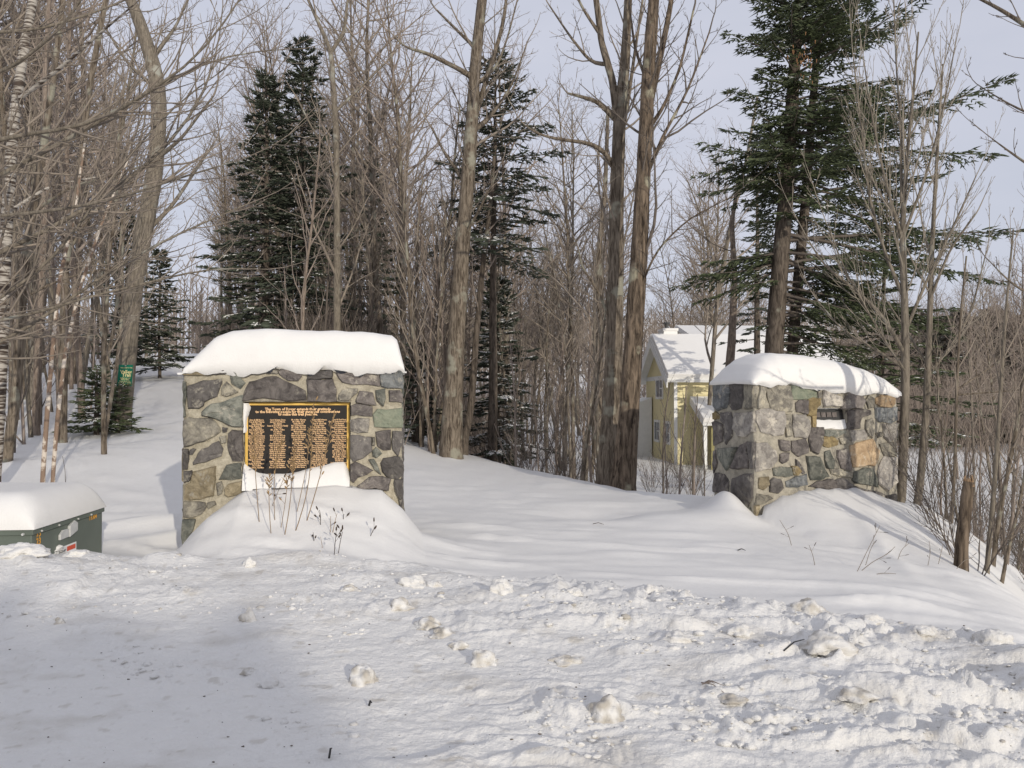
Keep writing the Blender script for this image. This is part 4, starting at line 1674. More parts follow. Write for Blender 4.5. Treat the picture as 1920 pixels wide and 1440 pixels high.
# the tree off the left border whose boughs arch across the upper left
OV = opt(minr=.003, gap={0: 9, 1: .30, 2: .24, 3: .2}, cap={0: 2, 1: 1.1, 2: .5, 3: .3}, up=.09, ang=(22, 48), rat=.4, wig=.13)
hero_tree("maple_tree", 8.6, [[(-190, 1020, 44), (-180, 700, 40), (-160, 400, 36), (-150, 100, 32), (-140, -200, 26)]], [
    ([(-160, 400, 12), (0, 330, 9), (125, 262, 8), (240, 197, 7), (330, 140, 5), (430, 98, 3), (540, 92, 1.6)], .8),
    ([(-170, 560, 12), (0, 470, 10), (120, 420, 8), (235, 345, 8), (300, 292, 6), (370, 210, 5), (410, 110, 3), (418, 10, 2)], 1.2),
    ([(-150, 300, 11), (40, 250, 8), (165, 240, 7), (280, 172, 6), (375, 112, 4), (455, -10, 3)], -.6),
    ([(-150, 180, 9), (20, 130, 7), (110, 60, 5), (180, -40, 3)], -.8),
    ([(-170, 620, 9), (30, 600, 7), (150, 560, 5), (280, 530, 4), (390, 500, 3), (500, 505, 1.6)], .6),
    ([(-175, 700, 10), (20, 640, 7), (130, 560, 6), (250, 480, 5), (330, 440, 4), (470, 380, 2)], 1.4),
    ([(-160, 420, 9), (60, 400, 7), (200, 380, 5), (330, 335, 4), (450, 300, 2)], -1.0),
    ([(-170, 640, 8), (10, 560, 6), (120, 470, 5), (210, 330, 4), (330, 190, 3), (420, 130, 1.8)], .3),
    ([(-150, 60, 8), (60, 60, 6), (190, 20, 4), (300, -30, 3)], 1.0),
], BARK_S, TWIG_G, "long arching bare boughs reaching in from a maple beyond the left border", seed=12, dens=.02, o=OV, top_up=False)

# slender tree above the right part of the left cap
hero_tree("hardwood_tree", 22.0, [[(632, 690, 16), (632, 560, 16), (632, 400, 15), (630, 250, 13), (624, 150, 12), (622, 96, 11), (600, 50, 8), (578, 0, 6)], [(622, 96, 8), (645, 60, 7), (652, 0, 5)]],
          [([(628, 210, 6), (670, 170, 4), (720, 120, 3)], .8), ([(630, 300, 5), (590, 250, 4), (560, 190, 3)], -.5)], BARK_S, TWIG_G,
          "slender grey forked tree rising behind the left pillar's snow cap", seed=14, dens=.6)
# centre tree
hero_tree("maple_tree", 19.0, [([(846, 836, 50), (852, 700, 40), (860, 560, 37), (872, 400, 32), (880, 300, 30), (886, 200, 27), (893, 100, 25), (904, 0, 22)], 0)],
          [([(886, 145, 12), (862, 130, 9), (822, 110, 8), (790, 95, 6), (762, 92, 4), (740, 70, 3)], -1), ([(884, 250, 12), (905, 170, 10), (925, 110, 9), (945, 40, 8), (950, -10, 6)], .8),
           ([(888, 245, 10), (910, 230, 9), (930, 205, 6), (960, 160, 4), (985, 90, 3)], 1.2), ([(874, 345, 8), (850, 310, 6), (835, 290, 5), (810, 240, 4)], 1),
           ([(892, 90, 9), (860, 60, 6), (820, 20, 4)], .6), ([(868, 450, 7), (900, 390, 5), (930, 330, 3)], -1), ([(890, 160, 6), (930, 130, 5), (952, 70, 4), (970, 0, 3)], 0)],
          BARK_G, TWIG_G, "tall rough barked maple standing alone between the two pillars", seed=15, dens=.55)
# twin trunks
hero_tree("maple_tree", 14.2, [[(1166, 918, 60), (1178, 800, 46), (1188, 640, 42), (1198, 480, 38), (1206, 340, 33), (1212, 220, 32), (1218, 100, 28), (1226, 0, 25)]],
          [([(1212, 220, 16), (1235, 120, 13), (1252, 40, 11), (1262, -20, 9)], .5), ([(1205, 350, 9), (1240, 260, 7), (1290, 170, 5), (1330, 60, 3)], 1),
           ([(1208, 250, 10), (1240, 210, 7), (1275, 130, 5), (1300, 20, 4)], -.6), ([(1192, 560, 5), (1230, 470, 4), (1290, 410, 3), (1370, 370, 2)], -1), ([(1215, 160, 6), (1190, 90, 5), (1180, 10, 3)], .8)],
          BARK_D, TWIG_D, "right and nearer of the two big shaggy trunks left of the yellow house", seed=17, dens=.5)
hero_tree("maple_tree", 15.2, [[(1142, 885, 56), (1148, 760, 44), (1152, 640, 38), (1155, 500, 34), (1157, 350, 32), (1162, 210, 28), (1172, 120, 22), (1178, 0, 18)], [(1160, 230, 18), (1148, 150, 14), (1128, 80, 12), (1118, 0, 11)]],
          [([(1156, 330, 12), (1142, 290, 10), (1110, 268, 8), (1050, 262, 6), (1000, 250, 4), (985, 235, 3)], -1), ([(1160, 230, 12), (1120, 190, 8), (1085, 180, 6), (1065, 175, 4)], -.8),
           ([(1140, 120, 9), (1110, 120, 7), (1070, 70, 5), (1030, 10, 3)], .8), ([(1158, 300, 10), (1176, 200, 8), (1190, 100, 6), (1205, 0, 5)], .8), ([(1145, 600, 6), (1118, 540, 5), (1090, 500, 4), (1085, 470, 3)], -.6),
           ([(1122, 60, 7), (1095, 20, 5), (1070, -30, 4)], 0)],
          BARK_G, TWIG_G, "left and farther of the two big trunks, with lichen patches and a long side limb", seed=18, dens=.5)
hero_tree("hardwood_tree", 18.0, [[(1118, 850, 22), (1122, 720, 20), (1126, 600, 18), (1122, 480, 13), (1135, 350, 10), (1140, 200, 8)]], [], BARK_G, TWIG_G, "thinner grey trunk just left of the twin big trunks", seed=19, dens=.5)
hero_tree("hardwood_tree", 20.0, [[(1222, 870, 10), (1215, 700, 10), (1170, 640, 8)]][:0] or [[(870, 832, 18), (884, 760, 16), (892, 640, 14), (905, 500, 12), (920, 380, 9), (930, 250, 7)]], [], BARK_P, TWIG_R,
          "dark slim trunk close behind the central rough barked maple", seed=21, dens=.5)
# multi-stem young maple by the right pillar
YM = opt(minr=.0024, gap={0: .24, 1: .20, 2: .2, 3: .2}, ang=(14, 34), rat=.5, up=.10, wig=.07, cap={0: 1.9, 1: .8, 2: .35, 3: .2}, thick=.009)
hero_tree("young_maple", 11.4, [[(1686, 982, 19), (1692, 880, 17), (1697, 760, 16), (1698, 660, 15), (1695, 540, 13), (1692, 420, 10), (1700, 300, 7), (1712, 180, 5), (1722, 60, 3)]], [
    ([(1694, 660, 9), (1655, 590, 7), (1600, 540, 5), (1545, 500, 4), (1510, 440, 2)], -.5), ([(1696, 560, 8), (1660, 480, 6), (1630, 380, 5), (1615, 240, 3), (1600, 110, 2)], .4),
    ([(1692, 450, 7), (1665, 360, 5), (1640, 250, 4), (1622, 130, 2)], -.4), ([(1698, 620, 7), (1740, 520, 5), (1790, 420, 4), (1830, 330, 2)], .3), ([(1695, 440, 6), (1740, 320, 4), (1770, 200, 3), (1790, 90, 2)], -.3),
    ([(1690, 380, 6), (1690, 250, 4), (1680, 120, 3), (1676, 0, 2)], .5), ([(1694, 690, 6), (1650, 660, 5), (1580, 620, 3), (1530, 560, 2)], .5), ([(1700, 700, 5), (1660, 640, 4), (1590, 520, 3), (1550, 420, 2)], -.9)],
          BARK_S, flat("pale_grey_twig", (0.27, 0.235, 0.19), .8, .2, 3), "young grey maple fanning many upright shoots against the right pillar's right end", seed=22, dens=.75, o=YM)
hero_tree("young_maple", 11.7, [[(1712, 1000, 15), (1726, 900, 14), (1736, 780, 13), (1742, 640, 11), (1746, 500, 9), (1752, 380, 7), (1760, 240, 5), (1768, 120, 3)]], [
    ([(1742, 700, 7), (1775, 660, 5), (1820, 590, 4), (1850, 470, 2)], .4), ([(1744, 560, 6), (1780, 470, 4), (1830, 400, 3)], -.4), ([(1742, 690, 5), (1700, 620, 4), (1660, 560, 2)], .6)],
          BARK_S, bpy.data.materials["pale_grey_twig"], "second young maple, one step right of the one touching the pillar", seed=23, dens=.6, o=YM)
# thin tree with a crooked top right of the pillar, and ones at the right border
hero_tree("sapling", 11.0, [[(1782, 1010, 6), (1790, 880, 6), (1795, 700, 5), (1800, 600, 4), (1812, 480, 3)]], [([(1795, 730, 4), (1840, 700, 3), (1900, 660, 2)], .3), ([(1797, 740, 4), (1870, 735, 3), (1920, 730, 2)], -.2)],
          BARK_G, TWIG_G, "thin sapling with two level side branches between the stump and the pillar", "sapling", seed=24, dens=.5, o=YM)
hero_tree("sapling", 9.4, [[(1850, 1068, 9), (1862, 940, 8), (1872, 800, 7), (1882, 640, 6), (1890, 540, 4), (1900, 430, 3)]], [], BARK_S, TWIG_G, "straight grey sapling right of the broken stump", "sapling", seed=25, dens=.9, o=YM)
hero_tree("hardwood_tree", 8.0, [[(2060, 1150, 40), (2080, 800, 36), (2070, 400, 32), (2050, 100, 26)]], [
    ([(2060, 180, 14), (1980, 90, 10), (1920, 45, 8), (1860, 8, 6), (1820, -10, 4)], .4), ([(2050, 420, 10), (1960, 330, 6), (1900, 290, 4), (1860, 260, 2)], .3), ([(2050, 560, 9), (1960, 560, 6), (1905, 540, 4), (1865, 500, 2)], -.3),
    ([(2060, 300, 9), (1970, 230, 6), (1900, 200, 4), (1850, 170, 2)], .8)],
    BARK_G, TWIG_D, "bare limbs reaching in from a tree beyond the upper right corner", seed=26, dens=.05, o=OV, top_up=False)
# twiggy tree behind the spruce on the left side, crossing the sky
hero_tree("hardwood_tree", 24.0, [[(1362, 760, 22), (1372, 640, 18), (1378, 520, 14), (1372, 420, 10), (1385, 330, 7)]], [], BARK_R, TWIG_D, "brown trunk crossing the yellow house's snowy roof", seed=27, dens=.3)
hero_tree("hardwood_tree", 30.0, [[(1330, 760, 8), (1345, 560, 8), (1370, 420, 7), (1400, 300, 6), (1420, 180, 4)]], [([(1350, 540, 4), (1320, 420, 3), (1290, 340, 2)], 1)], BARK_S, TWIG_G,
          "thin grey tree in the sky gap left of the big spruce", seed=28, dens=.9)

# broken stump
rs_ = random.Random(2)
st0 = at(1803, 1046, 8.7)
T = Tubes()
P = [np.array(at(1800, 1060, 8.7)), np.array(at(1803, 1010, 8.7)), np.array(at(1810, 970, 8.7)), np.array(at(1812, 930, 8.7)), np.array(at(1816, 903, 8.7))]
base = np.array([st0.x, 8.7, gz(st0.x, 8.7)])
P[0][2] = base[2] - .3
Q, q, _ = resample([p - base for p in P], [.080, .068, .060, .062, .055], 14)
T.add(list(Q), q, 14)
e = empty("broken_stump", base)
link_mesh("trunk", T.mesh("trunk", .16), BARK_D, e)
mb = MB()
top = Vector(Q[-1])
for i in range(14):
    t = 6.283 * i / 14
    p = top + Vector((math.cos(t), math.sin(t), 0)) * .042
    mb.cyl(p - Vector((0, 0, .05)), p * 1.0 + Vector((0, 0, rs_.uniform(.0, .075))), .016, .003, 4)
mb.build("splinters", flat("split_wood", (0.30, 0.20, 0.12), .9, .3, 30), e)
tag(e, "broken off dead stump at the snowbank edge right of the young maples", "stump")

# ------------------------------------------------------------------ spruces
g0 = at(1455, 700, 20.0)
gb = gz(g0.x, 20.0)
trk = []
for x, y in ((1447, 760), (1452, 650), (1462, 500), (1474, 360), (1484, 200), (1492, 90), (1498, 0), (1503, -80), (1508, -150), (1512, -230)):
    p = at(x, y, 20.0)
    trk.append((p.x - g0.x, 0, p.z - gb))
trk[0] = (trk[0][0], 0, -.4)


def glen(z, az):
    c = math.cos(az)                            # +1 to the right
    zz = z + gb
    py = HOR - (zz - EYE) / 20 * F
    if c > 0: L = float(np.interp(py, [-230, -100, 0, 100, 200, 300, 400, 480, 560, 620], [.5, 1.8, 3.1, 3.8, 4.6, 5.5, 5.8, 5.9, 5.5, 3.4]))
    else: L = float(np.interp(py, [-230, -100, 0, 100, 200, 260, 300, 380, 420, 470, 500, 560, 620], [.5, 1.2, 1.1, 1.3, 1.0, 1.6, 2.4, 2.0, 1.0, 2.0, 3.2, .9, .3]))
    return L * (.55 + .45 * abs(c))


def gskip(z, az, rs):
    py = HOR - (z + gb - EYE) / 20 * F
    c, s = math.cos(az), math.sin(az)
    if s < -.35 and py > 345 and abs(c) < .92: return rs.rand() < .85      # keep the lower trunks in view
    if c < 0 and 330 < py < 455: return rs.rand() < .55
    if c < 0 and py > 520: return rs.rand() < .7
    if mn.noise(Vector((z * 1.1, c * 1.6, s * 1.6))) > .15 and py > 60: return True
    return rs.rand() < .06


make_big = make_spruce("spruce_tree", (g0.x, 20.0, gb), trk, .235, (5.0, 14.2), lenf=glen, nb=225, seed=31, sp=.14, sub_sp=.125, sl=.20, sw=.021, snow=.10, skip=gskip, droop=-.07, hang=.55,
                       elev=lambda t: -.08 + .45 * t ** 1.5, ej=.30, rag=.5)
tag(make_big, "huge ragged dark spruce towering behind the right pillar", "spruce")
s2 = at(1488, 700, 20.6)
make2 = make_spruce("spruce_tree", (s2.x, 20.6, gz(s2.x, 20.6)), [(a + .0 + .02 * i, 0, c) for i, (a, b, c) in enumerate(trk)], .145, (5.6, 13.8),
                    lenf=lambda z, az: glen(z, az) * .62, nb=70, seed=33, sp=.16, sub_sp=.14, sl=.20, sw=.021, snow=.12, skip=gskip, droop=-.06, hang=.5, ej=.3)
tag(make2, "thinner dark spruce trunk pressed close to the right side of the huge one", "spruce")
fb, fn, fs = spruce(trk, 8.2, 13.6, lambda z, az: 1.9, 95, 37, sp=.14, sub_sp=.13, sl=.19, sw=.021, snow=.15, droop=-.22, hang=.6, ej=.35,
                    skip=lambda z, az, rs: math.sin(az) > -.25)
link_mesh("branches", fb, TWIG_D, make_big)
link_mesh("needles", fn, NEEDLE, make_big)
if fs: link_mesh("snow_load", fs, SNOW, make_big)
zpy = lambda py: at(1480, py, 20).z - gb
AZL = []
for tagn, z0_, z1_, LL, nn, sd_, azc in (("left", zpy(520), zpy(468), 3.4, 7, 51, math.pi), ("right", zpy(660), zpy(520), 4.6, 16, 52, 0.0), ("left", zpy(360), zpy(290), 2.9, 8, 53, math.pi)):
    rr_ = np.random.RandomState(sd_)
    fb, fn, fs = spruce(trk, z0_, z1_, lambda z, az: LL * (.6 + .4 * rr_.rand()) * (1 - .25 * abs(math.sin(az))), nn * 4, sd_, sp=.15, sub_sp=.13, sl=.2, sw=.021, snow=.25, droop=-.10, hang=.6, ej=.15,
                        skip=lambda z, az, rs: abs(math.atan2(math.sin(az - azc), math.cos(az - azc))) > .62, elev=lambda t: -.12)
    link_mesh("branches", fb, TWIG_D, make_big)
    link_mesh("needles", fn, NEEDLE, make_big)
    if fs: link_mesh("snow_load", fs, SNOW, make_big)
# cone cluster near the top
mb = MB()
rs_ = random.Random(9)
for i in range(34):
    p = at(1507 + rs_.gauss(0, 14), 105 + rs_.gauss(0, 22), 18.1 + rs_.uniform(-.25, .25))
    mb.cyl(p, p + Vector((rs_.uniform(-.02, .02), rs_.uniform(-.02, .02), -.08)), .013, .006, 5)
cc = mb.build("cone_cluster", CONE_M)
adopt(make_big, ("cone_cluster",))

# lower skirt of branches running right of the trunk
def rl(z, az): return 3.6 * max(0, math.cos(az)) ** .5 * (.6 + .4 * math.sin(z * 3) ** 2)
sk = at(1640, 700, 21.5)
t3 = make_spruce("spruce_tree", (sk.x, 21.5, gz(sk.x, 21.5)), straight(9.5, 12, (.4, 0), seed=4), .085, (2.0, 9.3),
                 lenf=lambda z, az: (2.7 if math.cos(az) > -.3 else 1.7) * (1 - (z / 9.6) ** 1.6) + .25, nb=92, seed=35, sp=.16, sub_sp=.14, sl=.2, sw=.021, snow=.3, droop=-.14,
                 skip=lambda z, az, rs: rs.rand() < .2)
tag(t3, "medium snow dusted spruce right of the huge one, behind the right pillar's cap", "spruce")

NB_F = dict(sp=.20, sub_sp=.17, sl=.25, sw=.032)


def conic(H, Rm, z0, pw=1.0):
    return lambda z, az: Rm * max(0.0, 1 - (z - z0) / (H - z0)) ** pw * (1 + .18 * math.sin(az * 3 + z * 2)) + .10


# double topped spruce left of centre
def place_spruce(px, Y, top_py, Rm, z0, nb, seed, label, snow=.2, mats=(BARK_P, TWIG_D, NEEDLE_D), lean=0, pw=.85, droop=-.14, group="spruces in the wood", hero=False, name="spruce_tree", dz=0, **kw):
    x = at(px, 700, Y).x
    b = gz(x, Y)
    H = at(px, top_py, Y).z - b
    k = dict(NB_F)
    k.update(kw)
    lf = conic(H, Rm, z0, pw)
    e = make_spruce(name, (x, Y, b), straight(H, 12, (lean, 0), seed=seed), max(.06, H * .012), (z0, H - .05), mats=mats, lenf=lf, nb=nb, seed=seed, snow=snow, droop=droop, **k)
    tag(e, label, "spruce", group)
    return e


place_spruce(497, 25, 142, 2.15, 1.0, 150, 41, "broad dark spruce, left half of the double topped pair left of centre", .28, pw=.62, rag=.5)
place_spruce(566, 26, 78, 1.75, 3.0, 130, 42, "taller narrow spruce, right half of the double topped pair left of centre", .22, pw=.55, rag=.5)
place_spruce(925, 20.5, 105, 1.9, 5.2, 76, 43, "one sided spruce with bare lower stem right of the central maple", .4, lean=.1, pw=.45, droop=-.30, rag=.35, sp=.17, sub_sp=.15, sl=.2, sw=.025)
place_spruce(935, 21.5, 520, 1.35, .4, 80, 44, "low spruce whose drooping branches are loaded white with snow", 1.0, droop=-.3, pw=.7)
place_spruce(700, 33, 295, 1.8, 1.0, 100, 45, "dim spruce standing in brush above the left pillar's right end", .12)
place_spruce(235, 34, 385, 1.7, .6, 90, 46, "dark snow flecked spruce just left of the S bent maple", .3)
place_spruce(300, 36, 470, 1.8, .5, 90, 47, "dark snow flecked spruce right of the S bent maple, above the trail", .35)
place_spruce(782, 21, 640, .8, .2, 46, 48, "small dark spruce at the bank edge beside the left pillar's right side", .15, sp=.13, sub_sp=.12, sl=.16, sw=.024)
place_spruce(186, 17.0, 692, .55, .1, 46, 49, "little green spruce growing at the foot of the sign maple", .3, mats=(BARK_P, TWIG_D, NEEDLE), group="young spruces", sp=.08, sub_sp=.08, sl=.13, sw=.016, pw=.9, droop=-.02)
place_spruce(222, 17.4, 720, .45, .05, 22, 50, "smallest green spruce touching the sign maple's base", .2, mats=(BARK_P, TWIG_D, NEEDLE), group="young spruces", sp=.08, sub_sp=.08, sl=.13, sw=.016, droop=-.02)
place_spruce(1420, 34, 245, 1.5, 3.5, 70, 51, "narrow distant spruce left of the huge spruce", .1)
FAR_H = at(1770, 600, 62).z - gz(at(1770, 700, 62).x, 62)
far_sp = place_spruce(1770, 62, 600, 3.2, .4, 110, 52, "first far conifer of the dark row beyond the right field", .05, mats=(BARK_P, TWIG_D, NEEDLE_F), group="far conifers beyond the right field", sp=.4, sub_sp=.33, sl=.5, sw=.075)
CONL = "dark conifer in the far row beyond the right field"
far_sp['label'] = CONL
for i, (px, Y, s) in enumerate([(1724, 66, .8), (1745, 60, .85), (1800, 66, 1.1), (1830, 60, 1.0), (1860, 67, 1.05), (1895, 62, .95), (1925, 60, .9), (1965, 66, 1.1), (1700, 72, .8), (2010, 62, 1.0), (1848, 74, 1.2), (2080, 66, 1.1), (1790, 76, 1.15), (1740, 79, 1.2), (1880, 72, 1.15), (1912, 70, 1.1), (1775, 68, 1.0), (1710, 76, 1.1), (1945, 74, 1.2)]):
    c = copy_tree(far_sp)
    x = at(px, 700, Y).x
    c.location = (x, Y, gz(x, Y))
    c.rotation_euler = (0, 0, i * 1.3)
    c.scale = (s * 1.1, s * 1.1, s)
    c['label'] = 'dark conifer in the far row, %s %s' % ('front rank' if Y < 65 else 'rear rank', next(w_ for m, w_ in ((1730, 'at the right pillar end'), (1800, 'left of the broken stump'), (1860, 'right of the broken stump'), (1930, 'at the right border'), (9999, 'beyond the right border')) if px < m))

# snowy leaning trunk
hero_tree("leaning_trunk", 22.0, [[(770, 800, 12), (785, 735, 11), (805, 680, 9), (830, 640, 7)]], [], SNOW, TWIG_G, "snow plastered leaning dead trunk beside the left pillar", "dead trunk", seed=30, dens=.15, top_up=False)

# ------------------------------------------------------------------ woods: individual trees copied from a few kinds
KINDS = []
WO = opt(minr=.0042, gap={0: .46, 1: .36, 2: .27, 3: .3}, max=3, ang=(34, 66), up=.085, wig=.20, cap={0: 3.6, 1: 1.8, 2: .95, 3: .5})
specs = [(18, .135, BARK_G, TWIG_G, .36), (17, .10, BARK_S, TWIG_G, .42), (19, .155, BARK_G, TWIG_R, .40), (15, .075, BARK_R, TWIG_R, .30), (14, .065, BARK_S, TWIG_G, .28), (18, .11, BARK_S, TWIG_R, .48), (16, .085, BARK_G, TWIG_G, .34)]
for i, (H, r, bk, tw, fs) in enumerate(specs):
    tm, bm = generic_tree(H, r, 60 + i, WO, fs, .03)
    KINDS.append(make_tree("hardwood_tree", tm, bm, bk, tw))
SO = opt(minr=.003, gap={0: .28, 1: .26, 2: .2}, max=2, ang=(18, 42), up=.08, cap={0: 1.3, 1: .6, 2: .3}, thick=.011)
SAPS = []
for i, (H, r, bk, tw, fs) in enumerate([(5.5, .030, BARK_R, TWIG_R, .2), (4.2, .022, TWIG_D, TWIG_D, .15), (7.0, .042, BARK_S, TWIG_G, .25), (3.2, .018, TWIG_R, TWIG_R, .1), (6.0, .034, BARK_G, TWIG_G, .3)]):
    tm, bm = generic_tree(H, r, 80 + i, SO, fs, .08)
    SAPS.append(make_tree("sapling", tm, bm, bk, tw))
SHR = []
for i in range(3):
    NR = np.random.RandomState(95 + i)
    Tt, Tb = Tubes(), Tubes()
    for k in range(9):
        a = NR.uniform(0, 6.28)
        d = unit(np.array([math.cos(a) * .35, math.sin(a) * .35, 1]))
        n = 7
        L = NR.uniform(1.2, 2.6)
        Pp, D = [np.array([math.cos(a) * .12, math.sin(a) * .12, -.2])], [d]
        for j in range(n - 1):
            q = unit(D[-1] + NR.uniform(-.12, .12, 3))
            Pp.append(Pp[-1] + q * L / (n - 1))
            D.append(q)
        rad = np.linspace(.011, .004, n)
        Tt.add(Pp, rad)
        sub(Tb, Pp, D, rad, L, 1, opt(minr=.0025, gap={1: .2, 2: .15}, max=3, cap={1: .7, 2: .35, 3: .2}, ang=(20, 45), rat=.4), .2)
    e = empty("shrub")
    link_mesh("stems", Tt.mesh("stems"), TWIG_D if i else TWIG_R, e)
    link_mesh("crown", Tb.mesh("crown"), TWIG_D if i else TWIG_R, e)
    SHR.append(e)

used = set()
TRAIL = np.array([(0, 9), (-4, 14), (-7.2, 19), (-11, 27), (-16.8, 39), (-21, 50), (-27, 66)], float)


def trail_d(x, y):
    best = 1e9
    for i in range(len(TRAIL) - 1):
        a, b = TRAIL[i], TRAIL[i + 1]
        d = b - a
        t = max(0, min(1, ((x - a[0]) * d[0] + (y - a[1]) * d[1]) / (d @ d)))
        best = min(best, math.hypot(x - a[0] - t * d[0], y - a[1] - t * d[1]))
    return best


def put(src, x, y, s, rot, label, cat, group, lean=(0, 0)):
    if id(src) in used: o = copy_tree(src)
    else:
        used.add(id(src))
        o = src
    o.location = (x, y, gz(x, y))
    o.rotation_euler = (lean[0], lean[1], rot)
    o.scale = (s, s, s)
    tag(o, label, cat, group)
    return o


rs = random.Random(77)
placed = []


WHERE = [(20, "beside the birch at the left border"), (110, "right of the white birch"), (215, "left of the S bent maple"), (345, "right of the S bent maple"),
         (430, "above the left pillar's left end"), (600, "by the double topped spruces"), (680, "by the slender forked tree"), (770, "above the left pillar's right end"),
         (850, "left of the central maple"), (950, "right of the central maple"), (1040, "halfway from the central maple to the twin trunks"), (1140, "just left of the twin trunks"),
         (1240, "just right of the twin trunks"), (1350, "in line with the yellow house"), (1660, "behind the right pillar"), (1730, "at the right pillar's right end"),
         (1800, "left of the broken stump"), (1860, "right of the broken stump"), (9999, "near the right border")]
LOOKS = {}


def scatter(n, px0, px1, Y0, Y1, srcs, s0, s1, cat, noun, dmin=.9, ok=None, pw=1.0, lean=.03):
    c = t = 0
    while c < n and t < n * 40:
        t += 1
        Y = Y0 + (Y1 - Y0) * rs.random() ** pw
        px = rs.uniform(px0, px1)
        x = (px - 960) / F * Y
        if trail_d(x, Y) < 2.3: continue
        if ok and not ok(x, Y, px): continue
        if any((x - a) ** 2 + (Y - b) ** 2 < dmin * dmin for a, b in placed): continue
        placed.append((x, Y))
        src = rs.choice(srcs)
        k = rs.uniform(s0, s1)
        wh = next(w_ for m, w_ in WHERE if px < m)
        f = (Y - Y0) / (Y1 - Y0)
        dist = "close" if f < .2 else "farther back" if f < .6 else "far back"
        put(src, x, Y, k, rs.uniform(0, 6.28), "%s %s %s %s" % (LOOKS[id(src)], noun, dist, wh), cat, "%ss %s" % (noun, wh), (rs.uniform(-lean, lean), rs.uniform(-lean, lean)))
        c += 1


for q, w_ in zip(KINDS, ("grey brown", "grey russet twigged", "stout", "slim reddish", "slim smooth grey", "high crowned", "slender")): LOOKS[id(q)] = w_
for q, w_ in zip(SAPS, ("reddish", "short dark", "tall grey", "low reddish", "grey brown")): LOOKS[id(q)] = w_
for q, w_ in zip(SHR, ("reddish", "dark", "dark spreading")): LOOKS[id(q)] = w_


def ed(x, y): return float(edge_dist(np.array([x]), np.array([y]))[0])


tl = np.array(TRAIL)
def left_of_trail(x, y, px): return x < np.interp(y, tl[:, 1], tl[:, 0]) - 2
def right_of_trail(x, y, px): return x > np.interp(y, tl[:, 1], tl[:, 0]) + 2


edb = lambda a, b: (lambda x, y, px: a < ed(x, y) < b)
scatter(60, -260, 330, 19, 62, KINDS, .7, 1.05, "tree", "hardwood", 1.2, left_of_trail)
scatter(20, -200, 200, 13.5, 24, SAPS, .8, 1.2, "sapling", "sapling", .8, left_of_trail)
scatter(62, 300, 770, 24, 66, KINDS, .65, 1.0, "tree", "hardwood", 1.1, lambda x, y, px: right_of_trail(x, y, px) and not (415 < px < 625 and y < 33))
scatter(22, 340, 860, 20.5, 30, SAPS, .8, 1.5, "sapling", "sapling", .5, right_of_trail)
scatter(14, 600, 800, 20, 27, SHR, .9, 1.6, "shrub", "shrub", .5, right_of_trail)
scatter(14, 755, 835, 19, 22.5, SAPS[:1] + SAPS[4:], .8, 1.25, "sapling", "brush stem", .25, edb(-1.2, 1.5))
scatter(42, 780, 1180, 33, 85, KINDS, .55, .95, "tree", "hardwood", 1.4, edb(.5, 99))
scatter(12, 940, 1130, 24, 40, KINDS, .62, .9, "tree", "hardwood", 1.4, edb(.5, 99))
scatter(6, 1225, 1400, 42, 60, KINDS, .9, 1.1, "tree", "hardwood", 1.4)
scatter(26, 790, 1150, 14.5, 24, SAPS, .55, 1.05, "sapling", "sapling", .4, edb(.2, 5))
scatter(12, 860, 1130, 14.5, 22, SHR, .6, 1.0, "shrub", "shrub", .5, edb(.3, 4))
scatter(6, 1245, 1325, 14, 20, SAPS[1:2] + SAPS[3:4], .6, .9, "sapling", "sapling", .3, edb(.5, 99))
scatter(7, 1190, 1330, 22, 32, SHR, .45, .75, "shrub", "shrub", .5)
scatter(26, 1735, 1990, 8.8, 20, SAPS, .35, .75, "sapling", "sapling", .35, edb(.25, 99))
scatter(14, 1735, 2000, 9, 18, SHR, .5, .9, "shrub", "shrub", .5, edb(.3, 99))
scatter(8, 1760, 2080, 30, 56, KINDS, .45, .62, "tree", "hardwood", 1.5)
scatter(70, 1640, 2120, 55, 88, KINDS, .5, .75, "tree", "hardwood", 1.2)
scatter(24, 1180, 1660, 55, 80, KINDS, .6, .8, "tree", "hardwood", 2)
# unseen conifers added behind the camera to shade the near left snow
for i in range(26):
    t = i / 25
    x, y = 12.0 - 17.5 * t + rs.uniform(-.4, .4), -23.4 + 13.3 * t + rs.uniform(-.4, .4)
    hh = 7.9 * (1.0 - .06 * t) + rs.uniform(-.3, .3)
    c = copy_tree(far_sp)
    c.location = (x, y, 0)
    c.rotation_euler = (0, 0, i * 2.1)
    c.scale = (.95, .95, (hh + 1.5) / FAR_H)
    c.location.z = gz(x, y) - .8
    tag(c, "unseen conifer added behind the viewer to shade the near snow", "spruce", "added shade conifers behind the viewer")

